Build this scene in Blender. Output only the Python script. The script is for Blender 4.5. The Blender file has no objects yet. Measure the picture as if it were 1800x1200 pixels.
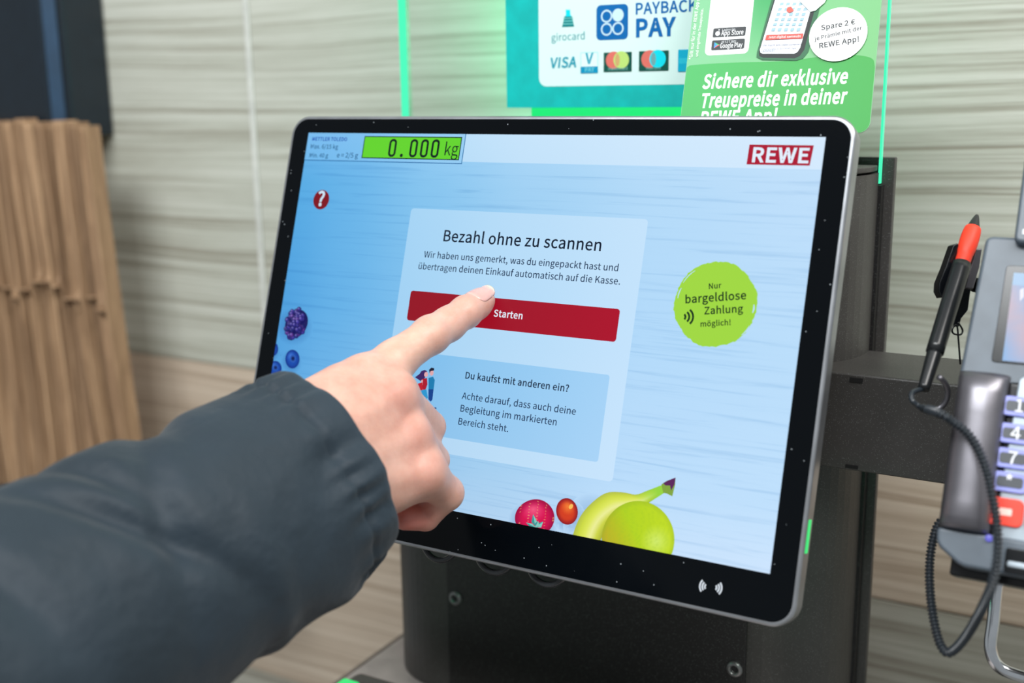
import bpy, bmesh, math, random
import numpy as np
from mathutils import Vector, Matrix

# ---------------------------------------------------------------- camera, world, lights
sc = bpy.context.scene
COL = sc.collection
CAM_ROWS = np.array([[0.8687485, 0.4950839, -0.0129588],
                     [0.0955173, -0.1931689, -0.9765051],
                     [-0.4859552, 0.8470996, -0.2151043]])      # rows: right, down, forward
CAM_LOC = np.array([0.31459911, -0.54455636, 1.42819389])
FPX = 2000.0                                                     # 40 mm lens on a 1800 px wide frame
cam_data = bpy.data.cameras.new('camera')
cam_data.lens = 40.0
cam_data.sensor_width = 36.0
cam_data.clip_start = 0.02
cam_data.dof.use_dof = True
cam_data.dof.focus_distance = 0.635
cam_data.dof.aperture_fstop = 4.6
cam = bpy.data.objects.new('camera', cam_data)
COL.objects.link(cam)
_m = Matrix.Identity(4)
for i in range(3):
    _m[i][0] = CAM_ROWS[0][i]; _m[i][1] = -CAM_ROWS[1][i]; _m[i][2] = -CAM_ROWS[2][i]; _m[i][3] = CAM_LOC[i]
cam.matrix_world = _m
sc.camera = cam

world = bpy.data.worlds.new('shop_ambient')
world.use_nodes = True
sc.world = world
_bg = world.node_tree.nodes['Background']
_bg.inputs['Color'].default_value = (0.93, 0.98, 1.0, 1)
_bg.inputs['Strength'].default_value = 0.31

def area_light(name, loc, target, size, power, color=(1, 1, 1), size_y=None):
    l = bpy.data.lights.new(name, 'AREA')
    l.energy = power; l.color = color; l.size = size
    if size_y:
        l.shape = 'RECTANGLE'; l.size_y = size_y
    o = bpy.data.objects.new(name, l)
    COL.objects.link(o)
    o.location = loc
    d = Vector(target) - Vector(loc)
    o.rotation_euler = d.to_track_quat('-Z', 'Y').to_euler()
    return o

area_light('ceiling_light', (-0.05, -1.3, 2.8), (0, 0.0, 1.2), 1.4, 40, (0.96, 0.99, 1.0), 0.5)
area_light('ceiling_light', (1.2, -0.5, 2.9), (0.1, 0.2, 1.2), 1.4, 34, (1.0, 0.98, 0.95), 0.5)
# green light added unseen behind the payment sign, for the halo on the wall
area_light('green_halo_light', (-0.112, 0.235, 1.50), (-0.14, 1.0, 1.50), 0.03, 0.24, (0.0, 1.0, 0.42), 0.16)

sc.view_settings.view_transform = 'Standard'
sc.view_settings.look = 'None'
sc.view_settings.exposure = 0.0
sc.view_settings.gamma = 1.0
sc.view_settings.use_curve_mapping = False
sc.cycles.use_denoising = True
sc.cycles.max_bounces = 8

# ---------------------------------------------------------------- helpers
def lin(c):
    return [((v / 255) / 12.92 if v / 255 <= 0.04045 else ((v / 255 + 0.055) / 1.055) ** 2.4) for v in c[:3]]

def ray(px, py):
    return CAM_ROWS.T @ np.array([(px - 900) / FPX, (py - 600) / FPX, 1.0])

def at(px, py, z):                    # point of the scene seen at a pixel, z metres in front of the lens
    return CAM_LOC + ray(px, py) * z

def on_y(px, py, Y):                  # point of the vertical plane Y = const
    d = ray(px, py)
    return CAM_LOC + d * (Y - CAM_LOC[1]) / d[1]

class Frame:
    """A flat plane standing in the scene: origin, x axis, y axis; loc() measures a point of it."""
    def __init__(s, o, ex, ey):
        s.o = np.array(o, float); s.ex = np.array(ex, float); s.ey = np.array(ey, float)
        s.n = np.cross(s.ex, s.ey)
    def loc(s, px, py, h=0.0):
        d = ray(px, py); o = s.o + s.n * h
        P = CAM_LOC + d * ((o - CAM_LOC) @ s.n) / (d @ s.n) - s.o
        return float(P @ s.ex), float(P @ s.ey)
    def matrix(s):
        m = Matrix.Identity(4)
        for i in range(3):
            m[i][0] = s.ex[i]; m[i][1] = s.ey[i]; m[i][2] = s.n[i]; m[i][3] = s.o[i]
        return m

def tag(o, label=None, cat=None, group=None, kind=None):
    if label: o['label'] = label
    if cat: o['category'] = cat
    if group: o['group'] = group
    if kind: o['kind'] = kind
    return o

def empty(name, loc=(0, 0, 0), matrix=None):
    o = bpy.data.objects.new(name, None)
    o.empty_display_size = 0.02
    COL.objects.link(o)
    if matrix is not None: o.matrix_world = matrix
    else: o.location = loc
    return o

def link(name, me, mat=None, parent=None, smooth=False):
    o = bpy.data.objects.new(name, me)
    COL.objects.link(o)
    if mat is not None and not me.materials: me.materials.append(mat)
    if parent is not None: o.parent = parent
    if smooth:
        for p in me.polygons: p.use_smooth = True
    return o

def mesh(name, verts, faces, mat=None, parent=None, smooth=False):
    me = bpy.data.meshes.new(name)
    me.from_pydata([tuple(map(float, v)) for v in verts], [], [tuple(f) for f in faces])
    me.update()
    return link(name, me, mat, parent, smooth)

def bevel(o, w, seg=2, angle=0.5):
    m = o.modifiers.new('bevel', 'BEVEL'); m.width = w; m.segments = seg
    m.limit_method = 'ANGLE'; m.angle_limit = angle
    for p in o.data.polygons: p.use_smooth = True
    n = o.modifiers.new('wn', 'WEIGHTED_NORMAL'); n.keep_sharp = False
    return o

def box(name, a, b, mat, parent=None, bv=0.0, seg=2):
    x0, y0, z0 = a; x1, y1, z1 = b
    v = [(x0, y0, z0), (x1, y0, z0), (x1, y1, z0), (x0, y1, z0), (x0, y0, z1), (x1, y0, z1), (x1, y1, z1), (x0, y1, z1)]
    f = [(0, 3, 2, 1), (4, 5, 6, 7), (0, 1, 5, 4), (1, 2, 6, 5), (2, 3, 7, 6), (3, 0, 4, 7)]
    o = mesh(name, v, f, mat, parent)
    if bv: bevel(o, bv, seg)
    return o

def rrect(x0, y0, x1, y1, r, n=6):
    pts = []
    for cx, cy, a0 in ((x1 - r, y1 - r, 0), (x0 + r, y1 - r, 90), (x0 + r, y0 + r, 180), (x1 - r, y0 + r, 270)):
        for i in range(n + 1):
            a = math.radians(a0 + 90 * i / n)
            pts.append((cx + r * math.cos(a), cy + r * math.sin(a)))
    return pts

def area2(p):
    return sum(p[i - 1][0] * p[i][1] - p[i][0] * p[i - 1][1] for i in range(len(p)))

def prism(name, poly, z0, z1, mat, parent=None, bv=0.0, seg=2, axis='z'):
    if area2(poly) < 0: poly = poly[::-1]
    n = len(poly)
    v = [(x, y, z0) for x, y in poly] + [(x, y, z1) for x, y in poly]
    f = [tuple(range(n - 1, -1, -1)), tuple(range(n, 2 * n))] + [(i, (i + 1) % n, n + (i + 1) % n, n + i) for i in range(n)]
    if axis == 'y':                       # polygon is (x, z), extruded along y
        v = [(x, z, y) for x, y, z in v]; f = [t[::-1] for t in f]
    o = mesh(name, v, f, mat, parent)
    if bv: bevel(o, bv, seg, 0.7)
    return o

def catmull(P, n):
    P = [np.array(p, float) for p in P]
    P = [2 * P[0] - P[1]] + P + [2 * P[-1] - P[-2]]
    out = []
    for i in range(1, len(P) - 2):
        for k in range(n):
            t = k / n
            a, b, c, d = P[i - 1], P[i], P[i + 1], P[i + 2]
            out.append(0.5 * ((2 * b) + (c - a) * t + (2 * a - 5 * b + 4 * c - d) * t * t + (3 * b - a - 3 * c + d) * t ** 3))
    out.append(P[-2])
    return out

def tube(name, pts, rad, mat, parent=None, sides=14, cap=True):
    pts = [np.array(p, float) for p in pts]
    n = len(pts)
    R = [rad(i / (n - 1)) if callable(rad) else rad for i in range(n)]
    t0 = pts[1] - pts[0]; t0 /= np.linalg.norm(t0)
    u = np.cross(t0, [0.3, 0.1, 1.0]); u /= np.linalg.norm(u)
    V = []; F = []
    for i in range(n):
        t = pts[min(i + 1, n - 1)] - pts[max(i - 1, 0)]; t /= np.linalg.norm(t)
        u = u - t * (u @ t); u /= np.linalg.norm(u); w = np.cross(t, u)
        for k in range(sides):
            a = 2 * math.pi * k / sides
            V.append(pts[i] + R[i] * (math.cos(a) * u + math.sin(a) * w))
    for i in range(n - 1):
        for k in range(sides):
            k2 = (k + 1) % sides
            F.append((i * sides + k, i * sides + k2, (i + 1) * sides + k2, (i + 1) * sides + k))
    if cap:
        F.append(tuple(range(sides))[::-1]); F.append(tuple((n - 1) * sides + k for k in range(sides)))
    return mesh(name, V, F, mat, parent, True)

def lathe(name, prof, mat, parent=None, sides=24):
    """prof: list of (r, z) along local z"""
    V = []; F = []; n = len(prof)
    for r, z in prof:
        for k in range(sides):
            a = 2 * math.pi * k / sides
            V.append((r * math.cos(a), r * math.sin(a), z))
    for i in range(n - 1):
        for k in range(sides):
            k2 = (k + 1) % sides
            F.append((i * sides + k, i * sides + k2, (i + 1) * sides + k2, (i + 1) * sides + k))
    F.append(tuple(range(sides))[::-1]); F.append(tuple((n - 1) * sides + k for k in range(sides)))
    o = mesh(name, V, F, mat, parent, True)
    bevel(o, 0.0002, 1, 0.9)
    return o

# ---------------------------------------------------------------- materials
class NT:
    def __init__(s, name):
        s.m = bpy.data.materials.new(name); s.m.use_nodes = True
        s.t = s.m.node_tree; s.b = s.t.nodes['Principled BSDF']; s.out = s.t.nodes['Material Output']
    def node(s, kind, **kw):
        n = s.t.nodes.new(kind)
        for k, v in kw.items():
            if k.startswith('i_'): n.inputs[k[2:].replace('_', ' ')].default_value = v
            else: setattr(n, k, v)
        return n
    def link(s, a, b): s.t.links.new(a, b)
    def coords(s, scale=(1, 1, 1), kind='Object'):
        tc = s.node('ShaderNodeTexCoord'); mp = s.node('ShaderNodeMapping')
        mp.inputs['Scale'].default_value = scale
        s.link(tc.outputs[kind], mp.inputs['Vector'])
        return mp.outputs['Vector']
    def noise(s, vec, scale, detail=3, rough=0.5, dist=0.0):
        n = s.node('ShaderNodeTexNoise')
        n.inputs['Scale'].default_value = scale; n.inputs['Detail'].default_value = detail
        n.inputs['Roughness'].default_value = rough; n.inputs['Distortion'].default_value = dist
        s.link(vec, n.inputs['Vector'])
        return n.outputs['Fac']
    def ramp(s, fac, stops):
        r = s.node('ShaderNodeValToRGB')
        el = r.color_ramp.elements
        while len(el) > 1: el.remove(el[-1])
        el[0].position = stops[0][0]; el[0].color = (*lin(stops[0][1]), 1)
        for p, c in stops[1:]:
            e = el.new(p); e.color = (*lin(c), 1)
        s.link(fac, r.inputs['Fac'])
        return r.outputs['Color']
    def math(s, op, a, b=None):
        n = s.node('ShaderNodeMath', operation=op)
        for i, v in enumerate((a, b)):
            if v is None: continue
            if isinstance(v, (int, float)): n.inputs[i].default_value = v
            else: s.link(v, n.inputs[i])
        return n.outputs[0]
    def mix(s, fac, a, b, mode='MIX'):
        n = s.node('ShaderNodeMix', data_type='RGBA', blend_type=mode)
        for idx, v in ((0, fac), (6, a), (7, b)):
            if isinstance(v, (int, float)): n.inputs[idx].default_value = v
            elif isinstance(v, (tuple, list)): n.inputs[idx].default_value = (*v[:3], 1)
            else: s.link(v, n.inputs[idx])
        return n.outputs[2]
    def bump(s, h, strength, dist=0.001):
        n = s.node('ShaderNodeBump'); n.inputs['Strength'].default_value = strength; n.inputs['Distance'].default_value = dist
        s.link(h, n.inputs['Height']); s.link(n.outputs['Normal'], s.b.inputs['Normal'])

def plain(name, rgb, rough=0.5, metal=0.0, spec=0.5, coat=0.0, grain=0.0):
    n = NT(name)
    n.b.inputs['Base Color'].default_value = (*lin(rgb), 1)
    n.b.inputs['Roughness'].default_value = rough
    n.b.inputs['Metallic'].default_value = metal
    n.b.inputs['Specular IOR Level'].default_value = spec
    n.b.inputs['Coat Weight'].default_value = coat
    v = n.coords()
    f = n.noise(v, 60, 3)
    lo = [max(0, c * 0.94) for c in rgb]; hi = [min(255, c * 1.05) for c in rgb]
    n.link(n.ramp(f, [(0.3, lo), (0.7, hi)]), n.b.inputs['Base Color'])
    if grain:
        n.bump(n.noise(v, 2200, 2), grain, 0.0002)
    return n.m

def emissive(name, rgb, strength=1.0):
    n = NT(name)
    n.b.inputs['Base Color'].default_value = (0.01, 0.01, 0.01, 1)
    n.b.inputs['Emission Color'].default_value = (*lin(rgb), 1)
    n.b.inputs['Emission Strength'].default_value = strength
    n.b.inputs['Roughness'].default_value = 0.3
    return n.m

def wood(name, light, mid, dark, contrast=1.0):
    n = NT(name)
    v = n.coords((1, 1, 1))
    warp = n.node('ShaderNodeTexNoise'); warp.inputs['Scale'].default_value = 3.0; warp.inputs['Detail'].default_value = 2
    mp = n.node('ShaderNodeMapping'); mp.inputs['Scale'].default_value = (0.7, 1, 2.2)
    n.link(v, mp.inputs['Vector']); n.link(mp.outputs['Vector'], warp.inputs['Vector'])
    off = n.node('ShaderNodeVectorMath', operation='MULTIPLY_ADD')
    n.link(warp.outputs['Color'], off.inputs[0]); off.inputs[1].default_value = (0, 0, 0.022); n.link(v, off.inputs[2])
    def band(sx, sz, scale, detail=2):
        q = n.node('ShaderNodeMapping'); q.inputs['Scale'].default_value = (sx, 1, sz)
        n.link(off.outputs[0], q.inputs['Vector'])
        return n.noise(q.outputs['Vector'], scale, detail, 0.55, 0.15)
    a = band(0.45, 34, 4.5, 3)
    b = band(0.8, 85, 4.2, 3)
    c = band(0.5, 8, 3.0, 2)
    fine = band(9, 240, 5.0, 2)
    s1 = n.math('ADD', n.math('MULTIPLY', a, 0.40), n.math('MULTIPLY', b, 0.40))
    s2 = n.math('ADD', s1, n.math('MULTIPLY', c, 0.20))
    s3 = n.math('ADD', s2, n.math('MULTIPLY', n.math('SUBTRACT', fine, 0.5), 0.10))
    w = 0.13 / contrast
    n.link(n.ramp(s3, [(0.5 - w, dark), (0.5 - w * 0.15, mid), (0.5 + w * 0.6, light)]), n.b.inputs['Base Color'])
    n.b.inputs['Roughness'].default_value = 0.55
    n.b.inputs['Specular IOR Level'].default_value = 0.35
    n.bump(s3, 0.35, 0.0012)
    return n.m

M = {}
M['wood_cool'] = wood('wood_laminate_pale_tone', (208, 210, 199), (190, 192, 179), (156, 152, 138))  # wall wood: cooler tone high up, warmer in the middle, greyer lowest
M['wood_warm'] = wood('wood_laminate_warm_tone', (214, 198, 179), (198, 180, 160), (164, 144, 124))
M['wood_low'] = wood('wood_laminate_grey_tone', (188, 186, 174), (172, 169, 156), (140, 133, 120))
M['joint'] = plain('white_joint_strip', (220, 222, 216), 0.5)
M['floor'] = plain('grey_floor_tile', (120, 118, 114), 0.6)
M['counter'] = plain('taupe_counter', (168, 158, 154), 0.45, grain=0.2)
M['counter_edge'] = plain('counter_edge_band', (132, 120, 112), 0.5)

def powder(name, rgb):
    n = NT(name)
    v = n.coords()
    vo = n.node('ShaderNodeTexVoronoi'); vo.inputs['Scale'].default_value = 1400
    n.link(v, vo.inputs['Vector'])
    sp = n.math('LESS_THAN', vo.outputs['Distance'], 0.20)
    wn = n.node('ShaderNodeTexWhiteNoise'); n.link(vo.outputs['Color'], wn.inputs['Vector'])
    sp = n.math('MULTIPLY', sp, n.math('GREATER_THAN', wn.outputs['Value'], 0.55))
    base = n.ramp(n.noise(v, 30, 3), [(0.3, [c * 0.9 for c in rgb]), (0.7, rgb)])
    n.link(n.mix(n.math('MULTIPLY', sp, 0.5), base, tuple(lin((170, 175, 172)))), n.b.inputs['Base Color'])
    n.b.inputs['Roughness'].default_value = 0.42
    n.b.inputs['Specular IOR Level'].default_value = 0.5
    n.bump(n.noise(v, 1500, 2), 0.35, 0.0003)
    return n.m
M['powder'] = powder('anthracite_powder_coat', (70, 68, 66))
M['powder_dark'] = powder('dark_powder_coat', (33, 32, 32))
M['screw'] = plain('dark_steel_screw', (140, 140, 140), 0.35, 0.7)
M['hole'] = plain('black_recess', (6, 6, 7), 0.7)
M['alu'] = plain('satin_aluminium', (172, 175, 180), 0.30, 0.85)
M['case'] = plain('grey_monitor_back', (70, 72, 74), 0.5)
M['black_cable'] = plain('black_cable_jacket', (44, 47, 50), 0.15)
M['white_print'] = plain('white_print', (235, 238, 240), 0.5)

def bezel_mat():
    n = NT('black_bezel_glass')
    v = n.coords()
    vo = n.node('ShaderNodeTexVoronoi'); vo.inputs['Scale'].default_value = 420
    n.link(v, vo.inputs['Vector'])
    wn = n.node('ShaderNodeTexWhiteNoise'); n.link(vo.outputs['Color'], wn.inputs['Vector'])
    sp = n.math('MULTIPLY', n.math('LESS_THAN', vo.outputs['Distance'], n.math('MULTIPLY', wn.outputs['Value'], 0.15)),
                n.math('GREATER_THAN', wn.outputs['Value'], 0.91))
    n.link(n.mix(n.math('MULTIPLY', sp, 0.4), tuple(lin((5, 8, 12))), tuple(lin((205, 215, 222)))), n.b.inputs['Base Color'])
    r = n.math('ADD', n.math('MULTIPLY', sp, 0.4), 0.09)
    n.link(r, n.b.inputs['Roughness'])
    n.b.inputs['Specular IOR Level'].default_value = 0.16
    return n.m
M['bezel'] = bezel_mat()

def screen_mat(name, lines):
    n = NT(name)
    at_ = n.node('ShaderNodeAttribute'); at_.attribute_name = 'Col'
    col = at_.outputs['Color']
    if lines:
        v = n.coords((1, 1, 1))
        q = n.node('ShaderNodeMapping'); q.inputs['Scale'].default_value = (3, 120, 1); q.inputs['Rotation'].default_value = (0, 0, 0.015)
        n.link(v, q.inputs['Vector'])
        f = n.noise(q.outputs['Vector'], 3.0, 4, 0.6, 0.6)
        g = n.ramp(f, [(0.33, (205, 222, 236)), (0.46, (252, 253, 254)), (0.60, (255, 255, 255))])
        col = n.mix(lines, col, g, 'MULTIPLY')
    n.b.inputs['Base Color'].default_value = (0.004, 0.005, 0.007, 1)
    n.link(col, n.b.inputs['Emission Color'])
    n.b.inputs['Emission Strength'].default_value = 1.0
    n.b.inputs['Roughness'].default_value = 0.16
    n.b.inputs['Specular IOR Level'].default_value = 0.10
    return n.m
M['screen'] = screen_mat('lit_screen_picture', 0.0)
M['screen_wood'] = screen_mat('lit_screen_background', 0.5)

def print_mat():
    n = NT('printed_card')
    at_ = n.node('ShaderNodeAttribute'); at_.attribute_name = 'Col'
    n.link(at_.outputs['Color'], n.b.inputs['Base Color'])
    n.b.inputs['Roughness'].default_value = 0.45
    n.b.inputs['Specular IOR Level'].default_value = 0.3
    return n.m
M['print'] = print_mat()

# ---------------------------------------------------------------- lettering
GLYPHS = {" ":[223,[]],
"!":[322,[[129,220,192,220,204,642,206,745,114,745,116,642],[160,-13,194,-4,217,20,226,56,217,92,194,117,160,125,127,117,104,92,95,56,104,20,127,-4]]],
"*":[465,[[153,469,233,563,310,469,354,500,291,604,399,650,382,701,269,673,259,792,205,792,195,672,82,701,65,650,172,604,109,500]]],
",":[277,[[75,-189,152,-140,202,-69,220,19,211,76,184,113,143,125,109,118,84,96,75,62,84,27,108,6,141,-2,152,-1,140,-56,106,-102,53,-135]]],
".":[277,[[138,-13,171,-4,195,20,204,56,195,92,171,117,138,125,105,117,81,92,73,56,81,20,105,-4]]],
"/":[391,[[11,-178,78,-178,375,790,309,790]]],
"0":[553,[[277,-13,397,29,475,155,504,367,475,577,397,701,277,742,156,701,78,577,50,367,78,155,156,29],[277,61,204,93,155,193,137,367,155,541,204,639,277,671,349,639,398,541,416,367,398,193,349,93]]],
"1":[553,[[88,0,488,0,488,76,341,76,341,729,272,729,229,708,180,691,120,678,120,620,251,620,251,76,88,76]]],
"2":[553,[[44,0,503,0,503,79,301,79,221,75,181,72,331,230,431,381,468,528,441,641,368,716,255,742,171,729,101,692,40,636,93,584,137,628,187,658,244,669,319,650,363,599,378,524,342,391,232,237,44,54]]],
"3":[553,[[262,-13,381,12,465,83,497,195,476,283,420,345,342,380,342,385,410,423,455,481,472,560,444,659,369,721,259,742,181,731,114,700,56,656,104,598,149,635,200,660,256,669,322,654,364,614,379,553,360,482,297,433,177,414,177,344,311,326,383,275,404,198,385,126,333,79,256,63,182,75,123,105,76,146,29,88,85,38,162,1]]],
"4":[553,[[338,0,424,0,424,201,521,201,521,274,424,274,424,729,323,729,20,261,20,201,338,201],[338,274,114,274,281,522,301,558,321,595,339,630,343,630,339,540,338,498]]],
"5":[553,[[261,-13,377,16,465,101,500,237,469,369,390,445,280,470,239,466,203,456,170,441,189,652,464,652,464,729,109,729,86,389,134,358,174,382,212,396,256,401,336,381,388,324,407,235,386,143,330,84,252,63,177,74,118,104,73,143,27,84,84,37,160,1]]],
"6":[553,[[300,-13,404,17,480,100,509,224,484,351,414,427,306,453,248,442,191,412,141,365,169,544,236,639,329,668,373,661,412,641,445,612,497,668,451,707,394,733,325,742,193,704,94,577,56,348,88,148,174,27],[143,293,193,347,244,376,292,385,365,365,409,309,423,224,406,137,362,79,300,59,221,86,168,165]]],
"7":[553,[[197,0,292,0,314,253,377,466,506,675,506,729,49,729,49,652,403,652,289,456,224,248]]],
"8":[553,[[279,-13,398,12,478,79,507,175,489,261,444,323,384,367,384,372,428,416,465,476,481,548,456,648,388,716,281,740,178,717,107,652,81,555,94,486,130,430,179,387,179,383,115,336,66,269,46,181,76,81,158,12],[328,396,247,433,187,483,163,555,178,617,219,658,280,673,346,655,388,609,403,543,395,491,369,442],[280,55,201,72,147,120,126,189,139,254,175,310,227,354,323,312,393,258,420,178,402,114,354,71]]],
"9":[553,[[234,-13,363,27,460,159,499,396,466,589,379,704,253,742,148,713,73,630,44,506,69,379,139,303,245,277,305,288,363,318,413,365,383,186,318,91,231,63,185,69,143,88,107,118,58,62,104,23,162,-3],[412,442,362,386,310,354,260,344,187,364,144,420,129,506,146,593,190,651,254,672,334,645,387,568]]],
"=":[553,[[38,453,515,453,515,520,38,520],[38,214,515,214,515,282,38,282]]],
"?":[472,[[177,220,258,220,292,350,373,457,419,581,396,676,331,737,233,758,158,746,94,714,43,667,95,619,132,653,175,675,223,683,283,668,318,630,330,575,285,469,206,363],[220,-13,254,-4,277,20,287,56,277,92,254,117,220,125,187,117,164,92,155,56,164,20,187,-4]]],
"A":[606,[[4,0,97,0,167,223,434,223,504,0,601,0,353,729,251,729],[190,296,226,408,251,490,275,571,299,655,303,655,326,572,350,490,376,408,411,296]]],
"B":[654,[[101,0,332,0,477,24,574,95,609,214,590,300,538,358,461,388,461,393,519,428,555,483,567,551,535,655,447,712,316,729,101,729],[192,420,192,657,305,657,400,645,457,608,477,539,459,475,402,434,301,420],[192,74,192,348,319,348,428,334,495,291,518,217,495,136,427,89,319,74]]],
"C":[635,[[375,-13,462,-1,536,35,599,92,548,150,499,106,444,78,379,68,258,104,180,208,152,367,181,524,261,626,382,662,440,653,489,629,531,593,581,653,530,697,463,730,381,742,215,697,100,567,58,364,100,161,212,32]]],
"D":[685,[[101,0,287,0,472,44,587,169,626,367,587,565,471,687,283,729,101,729],[192,76,192,655,275,655,418,621,503,524,531,367,503,210,418,110,275,76]]],
"E":[587,[[101,0,531,0,531,79,192,79,192,344,469,344,469,423,192,423,192,652,520,652,520,729,101,729]]],
"F":[550,[[101,0,192,0,192,327,471,327,471,405,192,405,192,652,520,652,520,729,101,729]]],
"G":[686,[[387,-13,478,-2,555,28,612,72,612,378,372,378,372,302,527,302,527,110,492,87,447,73,396,68,263,104,181,208,152,367,182,524,267,626,395,662,460,652,511,628,552,593,602,653,552,695,482,729,392,742,220,697,102,567,58,364,100,161,216,32]]],
"I":[292,[[101,0,192,0,192,729,101,729]]],
"J":[533,[[236,-13,351,18,416,99,437,214,437,729,344,729,344,223,331,134,292,83,227,68,178,76,136,103,101,150,35,102,85,39,152,0]]],
"K":[643,[[101,0,192,0,192,231,317,380,536,0,639,0,375,453,604,729,500,729,194,363,192,363,192,729,101,729]]],
"L":[541,[[101,0,511,0,511,79,192,79,192,729,101,729]]],
"M":[809,[[101,0,183,0,183,404,181,473,177,549,171,619,175,619,234,453,372,74,434,74,571,453,630,619,634,619,629,549,624,473,622,404,622,0,708,0,708,729,597,729,458,339,441,289,425,238,407,187,403,187,386,238,368,289,350,339,211,729,101,729]]],
"N":[720,[[101,0,187,0,187,383,185,460,181,536,176,611,180,611,259,461,524,0,619,0,619,729,531,729,531,350,533,273,538,195,544,119,539,119,461,270,194,729,101,729]]],
"O":[739,[[369,-13,531,34,641,165,681,367,641,568,531,697,369,742,207,697,98,568,58,367,98,165,207,34],[369,68,255,105,179,209,152,367,179,524,255,626,369,662,484,626,559,524,586,367,559,209,484,105]]],
"P":[630,[[101,0,192,0,192,291,312,291,453,315,547,389,581,515,547,642,452,709,308,729,101,729],[192,365,192,655,297,655,404,642,468,599,490,515,469,430,407,381,301,365]]],
"R":[632,[[192,383,192,655,314,655,411,642,471,601,492,525,471,446,411,399,314,383],[501,0,604,0,419,319,505,358,562,426,583,525,550,646,460,710,328,729,101,729,101,0,192,0,192,309,323,309]]],
"S":[594,[[303,-13,434,15,520,89,550,194,530,285,477,346,400,389,297,434,240,460,194,498,175,556,192,612,239,649,311,662,375,653,430,630,478,594,525,653,467,699,394,731,311,742,193,717,112,649,82,549,105,460,161,400,230,362,334,316,397,286,440,247,457,186,438,124,386,83,304,68,229,79,161,110,102,158,48,95,119,37,204,0]]],
"T":[597,[[252,0,344,0,344,652,565,652,565,729,31,729,31,652,252,652]]],
"V":[573,[[234,0,340,0,572,729,479,729,361,334,338,253,316,175,291,94,287,94,262,175,239,253,216,334,98,729,1,729]]],
"W":[874,[[180,0,290,0,398,440,410,496,423,551,435,606,439,606,451,551,462,496,475,440,585,0,697,0,847,729,759,729,681,332,667,254,654,175,641,96,635,96,617,175,601,254,583,332,482,729,397,729,297,332,279,254,261,175,245,96,241,96,226,175,212,254,197,332,120,729,26,729]]],
"Y":[529,[[218,0,309,0,309,283,529,729,434,729,340,523,317,470,292,417,267,363,263,363,238,417,214,470,191,523,97,729,-1,729,218,283]]],
"Z":[601,[[50,0,553,0,553,79,163,79,548,675,548,729,85,729,85,652,435,652,50,56]]],
"a":[561,[[216,-13,281,-2,340,26,395,65,398,65,406,0,481,0,481,332,462,450,401,527,294,554,211,543,139,516,82,484,116,421,164,449,218,470,279,479,347,459,381,409,390,342,202,305,94,239,59,140,79,57,135,5],[242,61,193,69,159,97,146,146,169,208,246,253,390,282,390,131,340,92,292,69]]],
"b":[615,[[329,-13,445,22,531,121,564,279,539,424,467,520,349,554,289,544,232,517,179,479,183,575,183,792,92,792,92,0,164,0,172,56,176,56,226,19,278,-5],[314,64,275,69,230,86,183,119,183,404,233,444,281,469,326,478,410,453,456,383,470,278,449,163,395,90]]],
"c":[508,[[305,-13,368,-5,427,19,480,55,440,116,403,89,360,70,312,63,225,89,167,161,145,270,168,379,228,451,315,478,355,472,391,455,423,431,469,491,427,522,375,545,311,554,182,521,88,424,52,270,85,117,175,21]]],
"d":[617,[[276,-13,338,-2,393,25,440,64,443,64,451,0,525,0,525,792,434,792,434,584,439,492,392,525,344,547,287,554,171,519,86,421,53,270,80,116,158,20],[296,64,215,88,164,159,146,271,168,379,224,451,303,478,347,472,390,454,434,421,434,137,389,96,344,72]]],
"e":[552,[[310,-13,378,-6,437,14,488,42,456,102,414,79,370,65,320,60,230,83,168,148,141,249,506,249,507,264,509,281,509,301,484,435,411,523,294,554,176,520,87,422,52,270,87,117,179,21],[140,313,168,405,224,462,296,482,368,462,414,406,430,313]]],
"f":[324,[[33,467,106,467,106,0,197,0,197,467,311,467,311,540,197,540,197,626,205,684,231,720,274,732,293,731,314,726,334,717,354,788,327,797,297,803,264,805,175,783,123,722,106,627,106,540,33,535]]],
"g":[562,[[274,-249,419,-223,514,-155,547,-62,526,11,463,53,359,67,253,67,196,74,167,95,158,125,163,152,175,172,193,190,219,180,246,173,273,171,374,194,444,259,471,359,465,403,450,441,427,471,537,471,537,540,349,540,328,547,302,552,273,554,172,531,99,464,71,361,81,301,107,252,141,216,141,212,113,187,91,153,82,111,88,73,105,44,130,23,130,18,87,-17,60,-59,51,-104,79,-183,157,-232],[273,233,216,249,174,293,158,361,174,429,215,473,273,488,331,473,373,429,388,361,372,293,330,249],[287,-186,202,-174,149,-142,130,-92,136,-60,154,-29,185,0,209,-5,233,-7,255,-8,348,-8,409,-14,445,-36,458,-77,437,-130,377,-170]]],
"h":[605,[[92,0,183,0,183,392,233,438,279,465,330,475,389,460,422,413,433,330,433,0,523,0,523,342,506,458,451,530,358,554,290,542,231,509,179,464,183,575,183,792,92,792]]],
"i":[274,[[92,0,183,0,183,540,92,540],[137,652,169,659,190,680,198,712,190,743,169,764,137,771,106,764,85,743,78,712,85,680,106,659]]],
"j":[274,[[35,-241,121,-219,169,-157,183,-62,183,540,93,540,93,-62,87,-118,67,-155,26,-168,7,-167,-10,-163,-26,-158,-44,-227,-22,-234,4,-239],[137,652,169,659,190,680,198,712,190,743,169,764,137,771,106,764,84,743,77,712,84,680,106,659]]],
"k":[550,[[92,0,181,0,181,142,283,261,441,0,539,0,335,322,515,540,414,540,185,256,181,256,181,792,92,792]]],
"l":[283,[[187,-13,209,-12,226,-9,240,-5,227,65,208,63,195,67,186,79,183,102,183,792,92,792,92,107,101,42,132,1]]],
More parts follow.
